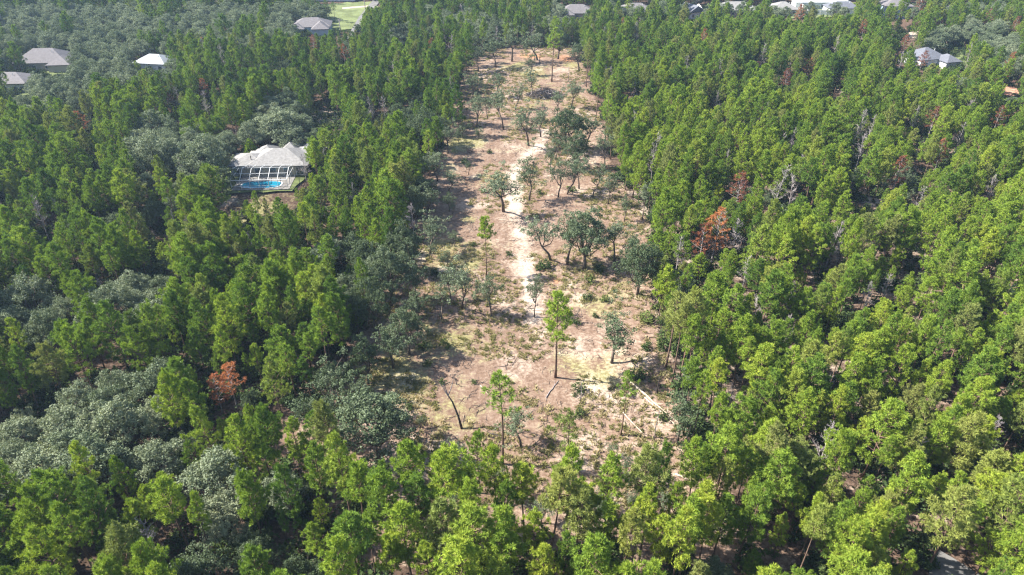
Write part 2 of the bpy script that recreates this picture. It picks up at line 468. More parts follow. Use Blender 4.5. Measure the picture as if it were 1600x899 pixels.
def make_ground():
    x0, x1, y0, y1, st = -330.0, 330.0, 24.0, 520.0, 1.5
    nx = int((x1 - x0) / st) + 1; ny = int((y1 - y0) / st) + 1
    gx, gy = np.meshgrid(np.linspace(x0, x1, nx), np.linspace(y0, y1, ny))
    X = gx.ravel(); Y = gy.ravel()
    edge = np.minimum.reduce([X - x0, x1 - X, Y - y0, y1 - Y])
    Z = (fbm(X, Y, 26.0, 3) - 0.5) * 0.7 * np.clip(edge / 20, 0, 1) + (fbm(X, Y, 5.0, 8) - 0.5) * 0.16 * np.clip(edge / 20, 0, 1)
    soil = wpoly([(560, 880), (520, 800), (500, 735)] + CLEAR_PX[3:-3] + [(1100, 720), (1160, 800), (1240, 880)])
    inn = inside(soil, X, Y)
    dd = dist_line(X, Y, soil + soil[:1])
    clear = np.clip(0.5 + np.where(inn, dd, -dd) / 9.0, 0, 1)
    # open thin woods floor on the right has pale sand showing
    sand = np.clip(1.1 - dist_line(X, Y, TRACK) / 4.4, 0, 1) * (0.58 + 0.62 * fbm(X, Y, 5.0, 41))
    def spot(px, py, rx, ry, s):
        g = ground(px, py)
        return np.clip(1 - np.hypot((X - g.x) / rx, (Y - g.y) / ry), 0, 1) * s
    for px, py, rx, ry, s in [(820, 410, 6, 14, 1.1), (848, 232, 7, 9, 1.0), (693, 425, 5, 9, .9), (735, 320, 7, 8, .8), (752, 318, 4, 5, .9), (905, 545, 7, 9, .85), (925, 610, 7, 8, 1.0), (960, 620, 6, 10, .8), (905, 465, 8, 7, .8),
                              (835, 480, 6, 10, .9), (950, 510, 8, 8, .6), (620, 650, 7, 6, .8), (610, 590, 5, 6, .6), (840, 520, 7, 9, .7), (980, 640, 6, 9, .7), (1010, 330, 7, 10, .9), (975, 380, 8, 10, .6), (760, 150, 9, 12, .5),
                              (870, 125, 9, 14, .5), (830, 560, 7, 10, .55), (1040, 810, 6, 6, .6), (640, 590, 4, 6, .8), (700, 250, 8, 9, .5), (905, 220, 10, 12, .7), (1360, 310, 9, 16, .8), (1436, 415, 5, 12, .7), (1280, 436, 4, 9, .8), (505, 185, 9, 16, 1.3), (237, 364, 4, 7, .9),
                              (355, 318, 4, 8, .9), (800, 180, 8, 16, .5), (1402, 758, 3, 4, 1.0), (1020, 720, 5, 6, .7), (785, 290, 6, 9, .7), (1312, 140, 5, 12, 1.0), (1420, 56, 12, 12, 1.1)]:
        sand = np.maximum(sand, spot(px, py, rx, ry, s))
    grass = np.zeros_like(X)
    for px, py, rx, ry, s in [(650, 600, 9, 13, .8), (700, 620, 14, 14, .62), (760, 560, 12, 18, .6), (800, 600, 10, 14, .5), (690, 380, 9, 16, .85), (680, 350, 7, 12, .9), (735, 340, 7, 10, .6), (760, 270, 9, 12, .55), (700, 260, 9, 12, .6), (720, 225, 10, 14, .6),
                              (740, 170, 9, 12, .5), (820, 110, 14, 18, .55), (900, 100, 8, 12, .7), (850, 660, 10, 8, .5), (880, 560, 8, 10, .45), (830, 160, 9, 14, .5), (940, 590, 8, 6, .5), (620, 570, 5, 9, .9), (980, 560, 6, 7, .6), (400, 330, 16, 22, 1.0), (380, 285, 8, 10, .9), (930, 470, 9, 9, .4),
                              (650, 540, 6, 10, .7), (730, 400, 8, 12, .5)]:
        grass = np.maximum(grass, spot(px, py, rx, ry, s))
    grass = grass + clear * np.clip((fbm(X, Y, 11, 61) - 0.36) * 1.8, 0, 0.6)
    sand = np.maximum(sand, clear * np.clip((fbm(X, Y, 10, 91) - 0.36) * 1.9, 0, 0.62))
    red = np.zeros_like(X)
    for px, py, rx, ry, s in [(830, 88, 16, 12, .9), (885, 92, 10, 14, .9), (870, 438, 3, 3, 1.1), (835, 270, 8, 8, .55), (880, 205, 9, 10, .5), (950, 330, 7, 12, .6), (690, 560, 10, 10, .5), (700, 460, 10, 10, .4), (1020, 440, 8, 10, .5), (640, 480, 8, 12, .6), (920, 265, 9, 14, .6), (715, 190, 9, 16, .5), (880, 350, 8, 10, .5), (760, 120, 12, 14, .5), (640, 420, 7, 12, .5), (960, 440, 9, 9, .4), (1230, 830, 5, 6, .8), (1290, 880, 4, 4, .8)]:
        red = np.maximum(red, spot(px, py, rx, ry, s))
    right = inside([(960, 280), (1012, 340), (1022, 500), (1072, 650), (1600, 899), (1600, 200), (1100, 120)], *project(X, Y, 0 * X)[:2])
    sand = np.maximum(sand, np.where(right & ~inn, 0.30 + 0.3 * fbm(X, Y, 30, 21), 0))
    V = np.stack([X, Y, Z], 1)
    i = np.arange(nx * ny).reshape(ny, nx)
    q = np.stack([i[:-1, :-1], i[:-1, 1:], i[1:, 1:], i[1:, :-1]], -1).reshape(-1, 4)
    B = 3000.0
    outer = np.array([(x0, y0, 0), (x1, y0, 0), (x1, y1, 0), (x0, y1, 0), (-B, -B, 0), (B, -B, 0), (B, B, 0), (-B, B, 0)], float)
    V = np.concatenate([V, outer]); k = nx * ny
    faces = q.tolist() + [[k + 4, k + 5, k + 1, k], [k + 5, k + 6, k + 2, k + 1], [k + 6, k + 7, k + 3, k + 2], [k + 7, k + 4, k, k + 3]]
    me = bpy.data.meshes.new('ground')
    me.from_pydata(V.tolist(), [], faces)
    pad = np.zeros(8)
    for nme, arr in (('clear', clear), ('sand', sand), ('grass', grass), ('red', red)):
        at = me.attributes.new(nme, 'FLOAT', 'POINT')
        at.data.foreach_set('value', np.concatenate([arr, pad]).astype(np.float32))
    me.polygons.foreach_set('use_smooth', [True] * len(faces))
    me.materials.append(M['ground'])
    o = link('ground', me)
    o['kind'] = 'structure'
    return Z.reshape(ny, nx), (x0, y0, st, nx, ny)
GZ, GI = make_ground()
def gz(x, y):
    x0, y0, st, nx, ny = GI
    i = int(round((x - x0) / ((330.0 * 2) / (nx - 1)))); j = int(round((y - y0) / ((520.0 - 24.0) / (ny - 1))))
    if 0 <= i < nx and 0 <= j < ny:
        return float(GZ[j, i])
    return 0.0

def sheet(name, pts, mat, z=0.32, kind='structure', wob=0.0):
    """A flat sheet laid over the ground; edge points may be wobbled so that it is not a clean polygon."""
    P = []
    n = len(pts)
    for i in range(n):
        a = Vector(pts[i]); b = Vector(pts[(i + 1) % n])
        k = max(1, int((b - a).length / 3.0)) if wob else 1
        for j in range(k):
            p = a.lerp(b, j / k)
            P.append((p.x + random.uniform(-wob, wob), p.y + random.uniform(-wob, wob), z))
    me = bpy.data.meshes.new(name)
    me.from_pydata(P, [], [tuple(range(len(P)))])
    me.materials.append(mat)
    o = link(name, me)
    o['kind'] = kind
    return o

sheet('lawn', wpoly([(350, 305), (352, 262), (400, 250), (480, 250), (490, 262), (470, 290), (455, 300)]), M['lawn'], 0.36, wob=1.0)
sheet('meadow', wpoly([(420, 32), (470, 14), (520, 6), (585, 4), (590, 16), (560, 44), (520, 52), (500, 30), (470, 26)]), M['meadow'], 0.36, wob=2.5)
sheet('road', wpoly([(541, 62), (551, 62), (571, 30), (597, 0), (609, -22), (601, -22), (584, 0), (561, 28)]), M['asphalt'], 0.42)
sheet('sand_path', wpoly([(535, 13), (575, 10), (575, 12.5), (535, 16)]), M['sandroad'], 0.42)
sheet('lawn', wpoly([(1470, 112), (1475, 78), (1500, 74), (1530, 84), (1525, 112)]), M['lawn'], 0.36, wob=1.0)
sheet('lawn', wpoly([(1096, 30), (1098, 10), (1140, 8), (1140, 30)]), M['lawn'], 0.36, wob=2.0)
sheet('lawn', wpoly([(1338, 26), (1340, 10), (1384, 10), (1384, 26)]), M['lawn'], 0.36, wob=2.0)
sheet('yard', wpoly([(1232, 30), (1240, 6), (1338, 5), (1342, 28)]), M['meadow'], 0.36, wob=2.0)
sheet('lawn', wpoly([(-60, 175), (-60, 90), (110, 80), (110, 125), (40, 165)]), M['lawn'], 0.36, wob=1.0)
sheet('bare_earth', wpoly([(1560, 152), (1568, 128), (1640, 122), (1650, 156)]), M['redclay'], 0.36, wob=1.5)
sheet('sand_road', wpoly([(1400, 62), (1400, 54), (1440, 50), (1440, 60)]), M['sandroad'], 0.40, wob=0.6)
sheet('road', wpoly([(1430, 1000), (1447, 900), (1455, 858), (1482, 872), (1560, 920), (1640, 870), (1660, 900), (1600, 1000)]), M['asphalt'], 0.38, wob=0.4)

# ------------------------------------------------------------------ tree builders (one mesh for the trunk, one for the crown)
def kites(c, d, Ln, Wd, rg, face=None, loose=0.6):
    """Leaf blades: kite quads from points c along unit directions d."""
    n = len(c)
    r = rg.normal(size=(n, 3))
    if face is not None:                        # blades turn their flat side roughly that way
        r = face + r * loose
    s = np.cross(d, r); s /= np.linalg.norm(s, axis=1, keepdims=True) + 1e-9
    Ln = Ln[:, None]; Wd = Wd[:, None]
    return np.stack([c, c + d * Ln * 0.5 + s * Wd * 0.5, c + d * Ln, c + d * Ln * 0.5 - s * Wd * 0.5], 1)

def unit(v):
    return v / (np.linalg.norm(v, axis=1, keepdims=True) + 1e-9)

def tufts(mb, centers, size, blades, rg, width, up=0.35, out=None, mat=0):
    """Needle tufts: every centre sends out blades over a dome."""
    c = np.repeat(np.asarray(centers), blades, 0)
    n = len(c)
    d = rg.normal(size=(n, 3)); d[:, 2] += up * 1.2
    if out is not None:
        d += np.repeat(np.asarray(out), blades, 0) * 0.7
    d = unit(d)
    s = np.repeat(size, blades) if np.ndim(size) else np.full(n, size)
    Ln = s * rg.uniform(0.65, 1.2, n); Wd = width * rg.uniform(0.7, 1.3, n)
    var = np.repeat(rg.random(len(centers)), blades) * 0.8 + rg.random(n) * 0.2
    mb.quads(kites(c, d, Ln, Wd, rg, np.array([-0.15, 0.0, 1.0]), 0.6), mat, var)

def clumps(mb, centers, radius, leaves, rg, size, mat=0, flat=0.8):
    """Leaf clumps: leaves sit in a ball around each centre, mostly near its surface, and face outwards."""
    k = len(centers)
    c = np.repeat(np.asarray(centers), leaves, 0)
    n = len(c)
    d = unit(rg.normal(size=(n, 3)))
    r = np.repeat(radius, leaves) if np.ndim(radius) else np.full(n, radius)
    p = c + d * (r * rg.uniform(0.35, 1.0, n) ** 0.6)[:, None] * np.array([1, 1, flat])
    dd = unit(np.cross(d, rg.normal(size=(n, 3))) + 0.35 * rg.normal(size=(n, 3)))
    Ln = size * rg.uniform(0.7, 1.4, n)
    var = np.repeat(rg.random(k), leaves) * 0.75 + rg.random(n) * 0.25
    mb.quads(kites(p, dd, Ln, Ln * 0.62, rg, d + np.array([0, 0, 0.4]), 0.45), mat, var)

def pine_parts(seed, h, base, rad, nb, blades=15, dens=1.0, tip=0.9, wid=0.062):
    """A pine h metres tall: bare trunk up to base*h, then whorled branches that carry needle tufts."""
    rg = np.random.default_rng(seed)
    tk = MB(); cr = MB()
    bend = rg.normal(size=2) * h * 0.012
    axis = lambda z: np.array([bend[0] * math.sin(z / h * 3), bend[1] * math.sin(z / h * 2.3), z])
    r0 = 0.011 * h + 0.02
    zs = np.linspace(-0.3, h * 0.97, 8)
    tk.tube([axis(z) for z in zs], [r0 * (1.25 if z < 0 else 1) * (1 - 0.86 * max(z, 0) / h) for z in zs], 6)
    cen = []; out_ = []; siz = []
    lop = rg.uniform(0, 6.28); lopw = rg.uniform(0.0, 0.35)
    for i in range(nb):
        t = (i + rg.random()) / nb
        if rg.random() < 0.10:
            continue
        z = h * (base + (1 - base) * t * 0.95)
        prof = min(1.0, 0.5 + 1.7 * t) * (1.0 - t) ** 0.68 + 0.10
        az = i * 2.4 + rg.uniform(-0.5, 0.5)
        Lb = rad * prof * rg.uniform(0.55, 1.2) * (1 + lopw * math.cos(az - lop))
        el = R(rg.uniform(2, 26) + 32 * t)
        dr = np.array([math.cos(az) * math.cos(el), math.sin(az) * math.cos(el), math.sin(el)])
        p0 = axis(z); p1 = p0 + dr * Lb * 0.6; p2 = p0 + dr * Lb + np.array([0, 0, 0.12 * Lb])
        tk.tube([p0, p1, p2], [0.03 + 0.016 * Lb, 0.02 + 0.008 * Lb, 0.012], 3, cap=False)
        side = np.array([-math.sin(az), math.cos(az), 0])
        k = max(2, int(round((2 + Lb * 2.6) * dens)))
        for j in range(k):
            s = rg.uniform(0.38, 1.03) if j else 1.0
            w = (1.08 - s) * Lb * 0.75 + 0.12
            p = p0 + dr * Lb * s + np.array([0, 0, 0.12 * Lb * s]) + side * rg.uniform(-w, w) + np.array([0, 0, rg.uniform(-0.15, 0.28)])
            cen.append(p); out_.append(dr); siz.append(rg.uniform(0.42, 0.66) * tip)
    for j in range(4):
        cen.append(axis(h * (0.955 + 0.012 * j)) + rg.normal(size=3) * 0.12); out_.append(np.array([0, 0, 1.0])); siz.append(0.55 * tip)
    tufts(cr, np.array(cen), np.array(siz), blades, rg, wid, 0.5, np.array(out_))
    return tk, cr

def limb(tk, a, b, r0, r1, rg, seg=5, sag=0.12):
    a = np.asarray(a, float); b = np.asarray(b, float)
    Ls = np.linalg.norm(b - a)
    m1 = a + (b - a) * 0.35 + rg.normal(size=3) * sag * Ls * 0.6
    m2 = a + (b - a) * 0.7 + rg.normal(size=3) * sag * Ls * 0.5
    tk.tube([a, m1, m2, b], [r0, r0 * 0.75 + r1 * 0.25, r0 * 0.4 + r1 * 0.6, r1], seg, cap=False)

def oak_parts(seed, h, rad, lobes, sub, leaves, open_=0.0, leaf=0.34, low=0.22):
    """A broad live oak: short trunk, spreading limbs, a domed uneven crown of leaf clumps."""
    rg = np.random.default_rng(seed)
    tk = MB(); cr = MB()
    th = h * (0.22 + 0.12 * open_)
    r0 = 0.02 * h + 0.05
    fork = np.array([rg.normal() * 0.3, rg.normal() * 0.3, th])
    tk.tube([(0, 0, -0.3), (fork[0] * 0.4, fork[1] * 0.4, th * 0.5), tuple(fork)], [r0 * 1.4, r0, r0 * 0.85], 7)
    cen = []; lob_r = []
    for i in range(lobes):
        t = (i + 0.5) / lobes
        ph = i * 2.399 + rg.uniform(-0.4, 0.4)
        cz = 1 - t * (1.0 + 0.0)                     # 1 at the top to 0 at the rim
        rr = math.sqrt(max(0, 1 - cz * cz))
        k = rg.uniform(0.40, 1.08)
        lr = rad * rg.uniform(0.16, 0.34)
        p = np.array([math.cos(ph) * rr * (rad - lr * 0.6) * k, math.sin(ph) * rr * (rad - lr * 0.6) * k, h * (low + 0.10) + (h * (0.90 - low) - lr) * (0.12 + 0.88 * cz) * rg.uniform(0.74, 1.10)])
        cen.append(p); lob_r.append(lr)
        if i % 2 == 0 or open_ > 0:
            limb(tk, fork, p, r0 * 0.42, 0.03, rg)
    C = []; Rr = []
    for p, lr in zip(cen, lob_r):
        d = unit(rg.normal(size=(sub, 3)))
        d[:, 2] = np.where(d[:, 2] < -0.35, -d[:, 2], d[:, 2])
        q = p + d * lr * np.array([1, 1, 0.72]) * rg.uniform(0.55, 1.05, sub)[:, None]
        C.append(q); Rr.append(rg.uniform(0.30, 0.52, sub) * (1 if not open_ else 0.85))
    clumps(cr, np.concatenate(C), np.concatenate(Rr), leaves, rg, leaf)
    return tk, cr

def scrub_oak_parts(seed, h, rad, leaf=0.30, fill=1.0):
    """A thin open-grown oak: forked trunk whose limbs one can see, leaf clumps only at the twigs."""
    rg = np.random.default_rng(seed)
    tk = MB(); cr = MB()
    r0 = 0.014 * h + 0.045
    th = h * rg.uniform(0.28, 0.42)
    lean = rg.normal(size=2) * 0.06 * h
    fork = np.array([lean[0], lean[1], th])
    tk.tube([(0, 0, -0.3), (lean[0] * 0.3, lean[1] * 0.3, th * 0.5), tuple(fork)], [r0 * 1.3, r0, r0 * 0.9], 6)
    C = []; Rr = []
    nl = int(rg.integers(4, 7))
    for i in range(nl):
        az = i * 6.283 / nl + rg.uniform(-0.5, 0.5)
        k = rg.uniform(0.35, 1.0)
        e = np.array([math.cos(az) * rad * 0.72 * k, math.sin(az) * rad * 0.72 * k, h * rg.uniform(0.62, 0.90) - 0.12 * h * k]) + np.array([lean[0], lean[1], 0])
        limb(tk, fork, e, r0 * 0.55, r0 * 0.22, rg)
        for j in range(int(rg.integers(4, 7))):
            s = rg.uniform(0.45, 1.0)
            a = fork + (e - fork) * s
            tip = a + np.array([rg.normal() * rad * 0.24, rg.normal() * rad * 0.24, abs(rg.normal()) * 0.11 * h + 0.02 * h])
            limb(tk, a, tip, r0 * 0.2, 0.015, rg, 3)
            k2 = int(rg.integers(3, 6))
            for _ in range(k2):
                C.append(tip + rg.normal(size=3) * rad * np.array([0.15, 0.15, 0.11])); Rr.append(rg.uniform(0.25, 0.48))
    clumps(cr, np.array(C), np.array(Rr), 26, rg, leaf * 0.68)
    return tk, cr

def dead_parts(seed, h, rad, nb=26):
    """A leafless grey tree: trunk, branches and fine upswept twigs, split into trunk and bare crown."""
    rg = np.random.default_rng(seed)
    tk = MB(); cr = MB()
    r0 = 0.011 * h + 0.03
    b = rg.normal(size=2) * 0.03 * h
    ax = lambda z: np.array([b[0] * (z / h) ** 2, b[1] * (z / h) ** 2, z])
    zs = np.linspace(-0.3, h, 7)
    tk.tube([ax(z) for z in zs], [r0 * (1 - 0.85 * max(z, 0) / h) for z in zs], 6)
    for i in range(nb):
        t = rg.uniform(0.0, 1.0)
        z = h * (0.3 + 0.66 * t)
        az = rg.uniform(0, 6.283); Lb = rad * (1.05 - 0.75 * t) * rg.uniform(0.5, 1.15); el = R(rg.uniform(15, 60))
        dr = np.array([math.cos(az) * math.cos(el), math.sin(az) * math.cos(el), math.sin(el)])
        p0 = ax(z); p1 = p0 + dr * Lb
        limb(cr, p0, p1, 0.045, 0.014, rg, 3, 0.1)
        for j in range(9):
            s = rg.uniform(0.3, 1.0); a = p0 + (p1 - p0) * s
            e = a + (dr * 0.5 + rg.normal(size=3) * 0.55 + np.array([0, 0, 0.35])) * Lb * 0.35
            cr.tube([a, e], [0.021, 0.008], 3, cap=False)
            for q in range(2):
                a2 = a + (e - a) * rg.uniform(0.4, 1); e2 = a2 + (rg.normal(size=3) * 0.5 + np.array([0, 0, 0.3])) * Lb * 0.18
                cr.tube([a2, e2], [0.014, 0.007], 3, cap=False)
    return tk, cr

def shrub_parts(seed, h, rad, n=26):
    rg = np.random.default_rng(seed)
    tk = MB(); cr = MB()
    C = []
    for i in range(6):
        az = rg.uniform(0, 6.283); k = rg.uniform(0.2, 0.9)
        e = np.array([math.cos(az) * rad * k, math.sin(az) * rad * k, h * rg.uniform(0.5, 0.9)])
        tk.tube([(0, 0, -0.15), tuple(e * 0.5), tuple(e)], [0.04, 0.025, 0.01], 3, cap=False)
    d = unit(rg.normal(size=(n, 3))); d[:, 2] = abs(d[:, 2])
    C = d * np.array([rad, rad, h * 0.85]) * rg.uniform(0.3, 0.95, n)[:, None] + np.array([0, 0, 0.12 * h])
    clumps(cr, C, rg.uniform(0.2, 0.4, n) * min(1.0, rad), 12, rg, 0.26)
    return tk, cr

VAR = {}     # kind -> list of (trunk mesh, crown mesh, nominal height, nominal radius)
def variant(kind, parts, h, rad, bark, leaf):
    tk, cr = parts
    t = tk.mesh('trunk', [bark], True); c = cr.mesh('crown', [leaf])
    VAR.setdefault(kind, []).append((t, c, h, rad))
for s in range(12):
    variant('pine', pine_parts(100 + s, 13.0, 0.26 + 0.06 * (s % 3), 3.0 + 0.35 * (s % 4), 50 + 8 * (s % 3), 30, 1.15, 0.9), 13.0, 3.0, M['pinebark'], M['pine'])
for s in range(5):
    variant('tallpine', pine_parts(200 + s, 16.0, 0.50 + 0.05 * (s % 3), 3.1, 44, 30, 1.1, 0.95), 16.0, 3.1, M['pinebark'], M['pine'])
for s in range(4):
    variant('thinpine', pine_parts(230 + s, 14.0, 0.60, 2.5, 24, 22, 0.85), 14.0, 2.5, M['pinebark'], M['pine'])
for s in range(8):
    variant('oak', oak_parts(300 + s, 10.0, 4.2 + 0.4 * (s % 3), 38, 13, 24, leaf=0.215), 10.0, 4.5, M['bark'], M['oak'])
for s in range(7):
    variant('scrub', scrub_oak_parts(400 + s, 9.0, 3.2), 9.0, 3.2, M['bark'], M['oak'])
for s in range(5):
    variant('dead', dead_parts(500 + s, 11.0, 2.4), 11.0, 2.4, M['greywood'], M['greywood'])
for s in range(4):
    variant('brown', pine_parts(600 + s, 12.0, 0.34, 2.7, 36, 17, 0.75), 12.0, 2.7, M['greywood'], M['brown'])
for s in range(5):
    variant('shrub', shrub_parts(700 + s, 1.6, 1.3), 1.6, 1.3, M['bark'], M['shrub'])

def tree(name, kind, label, cat, x, y, h, w=1.0, tint=0.5, rot=None, group=None, idx=None, lean=None):
    """One tree as a thing: an Empty at its foot with a trunk and a crown of its own."""
    v = VAR[kind]
    t, c, nh, nr = v[random.randrange(len(v)) if idx is None else idx % len(v)]
    s = h / nh
    root = thing(name, label, cat, (x, y, gz(x, y)), random.uniform(0, 6.283) if rot is None else rot, group)
    if lean:
        root.rotation_euler = (lean[0], lean[1], root.rotation_euler[2])
    root.scale = (s * w, s * w, s)
    if not lean:
        root.rotation_euler = (random.gauss(0, 0.03), random.gauss(0, 0.03), root.rotation_euler[2])
    link('trunk', t, root)
    o = link('crown', c, root)
    o['tint'] = float(tint)
    return root

# dead and browned trees that the photograph shows among the green ones: (crown pixel, height, kind)
DEAD_PX = [(1153, 300, 10, 'brown', .15, 'dark red dead pine with needles still on, beside a bare grey tree'), (1120, 364, 11.5, 'brown', 0.9, 'bright orange dying pine at the edge of the right-hand stand'),
           (1098, 380, 9, 'brown', .35, 'smaller rust-red pine against the bright orange dying pine'), (338, 613, 7, 'brown', .55, 'rust-red dead pine, lower of the touching pair in the left woods'), (360, 600, 8, 'brown', .72, 'orange-brown dead pine, upper of the touching pair in the left woods'),
           (1404, 272, 10, 'brown', .12, 'dull red dead pine beside the pale sandy opening'), (1470, 243, 9, 'brown', .15, 'dull red pine up the slope of the right-hand stand, past the sandy opening'), (262, 153, 8, 'brown', .2, 'red-tinged pine crown, larger one left of the pool house woods'),
           (318, 140, 8, 'brown', .25, 'red-brown pine above a grey dead crown in the dark left woods'), (124, 192, 8, 'brown', .4, 'small red-brown pine among yellowish trees on the left'), (1440, 10, 10, 'brown', .2, 'red tree beside the two-storey blue house'),
           (1412, 70, 8, 'brown', .2, 'small red pine standing just short of the grey-roofed house'), (1442, 95, 8, 'brown', .15, 'red-brown pine right in front of the grey-roofed house'), (1248, 22, 9, 'brown', .4, 'red-orange pine in front of the white fenced house'),
           (1586, 42, 9, 'brown', .12, 'maroon-tinged tree beyond the grey-roofed house'), (1545, 28, 9, 'brown', .12, 'maroon tree between house roofs at the far right'), (1350, 46, 8, 'brown', .3, 'small reddish pine below the white fenced house'),
           (1264, 108, 8, 'brown', .5, 'small orange-red pine in the upper right stand'), (1458, 190, 9, 'brown', .1, 'faded red-grey pine high in the right stand'), (1560, 185, 8, 'brown', .1, 'faded red-brown pine near the photo edge in the right stand'),
           (490, 70, 8, 'brown', .2, 'faded red pine below the tan-roofed house'), (538, 84, 8, 'brown', .25, 'faded reddish pine in the dense left stand beyond the pool house'),
           (1230, 125, 8, 'brown', .08, 'brownish half-dead pine in the upper right stand')]
GREY_PX = [(1215, 297, 11, 'tall grey leafless tree beside the dark red dead pine'), (1150, 378, 9, 'narrow grey bare tree right of the bright orange pine'), (1437, 315, 7, 'small grey bare crown right of the sandy opening'), (1545, 300, 8, 'pale grey bare tree far right of the sandy opening'),
           (1288, 623, 8, 'pinkish-grey dead tree low in the right stand'), (1565, 475, 8, 'grey bare tree near the right edge of the stand'), (580, 175, 8, 'pale grey bare tree above the clearing\'s left woods'), (600, 168, 7, 'second pale grey bare tree in the left woods, next to its twin'),
           (1345, 238, 9, 'grey bare tree between dark oaks in the right stand'), (1305, 75, 9, 'lavender-grey dead tree in the upper right stand'), (1190, 90, 9, 'grey bare tree near the gap in the upper right stand'), (995, 55, 9, 'grey bare crown above the far end of the clearing'),
           (1120, 160, 7, 'grey dead bush-like tree in the shaded gap'), (322, 165, 8, 'grey bare crown under the red-brown pine'), (285, 262, 7, 'grey bare tree beside the dark oak next to the pool house'), (475, 262, 7, 'grey bare tree leaning over the pool house roof'),
           (1165, 430, 7, 'grey bare tree beside the clearing\'s right edge oak'), (1310, 400, 7, 'thin grey bare tree in the middle of the right stand'), (1385, 455, 7, 'pale bare tree behind green pines in the right stand'), (1180, 490, 7, 'broken grey trunk standing in the right stand'),
           (1355, 470, 7, 'forked pale bare tree in the middle of the right stand'), (1407, 100, 8, 'grey bare crown in front of the grey-roofed house woods'), (1230, 115, 8, 'grey twiggy crown in the upper right stand'), (1430, 190, 8, 'broad grey bare tree high in the right stand'), (1360, 205, 8, 'grey bare tree amid yellow-green pines in the right stand'),
           (1500, 215, 8, 'grey twiggy tree beyond the dull red pine'), (645, 345, 8, 'grey bare tree among dark oaks on the clearing\'s left edge'), (1060, 400, 8, 'grey bare tree at the edge beside the clearing\'s right side'), (1480, 30, 8, 'grey bare tree near the small far roof'),
           (990, 145, 7, 'grey bare tree right of the brush pile'), (705, 70, 7, 'grey bare tree near the far left corner of the clearing'), (1548, 690, 8, 'grey dead branches low in the right stand'), (1290, 700, 8, 'grey bare tree in the lower right stand'),
           (240, 850, 8, 'grey bare branches in the lower left woods'), (700, 860, 8, 'bare grey tree among the front-row pines'), (1425, 725, 8, 'bare tangled grey tree over a small sandy gap')]
def crown_spot(px, py, h):
    g = ground(px, py, h * 0.68)
    return g.x, g.y
for px, py, h, *_r in DEAD_PX + GREY_PX:
    if len(_r) == 1 and py > 480:
        continue
    q = (1.0 if len(_r) > 1 else 0.7) * FPX * h / project(*crown_spot(px, py, h), h)[2] * 0.16
    WINDOWS.append((px - q, py - q * 1.5, px + q, py + q * 1.3)); W_D.append(crown_spot(px, py, h)[1] - 1.0)

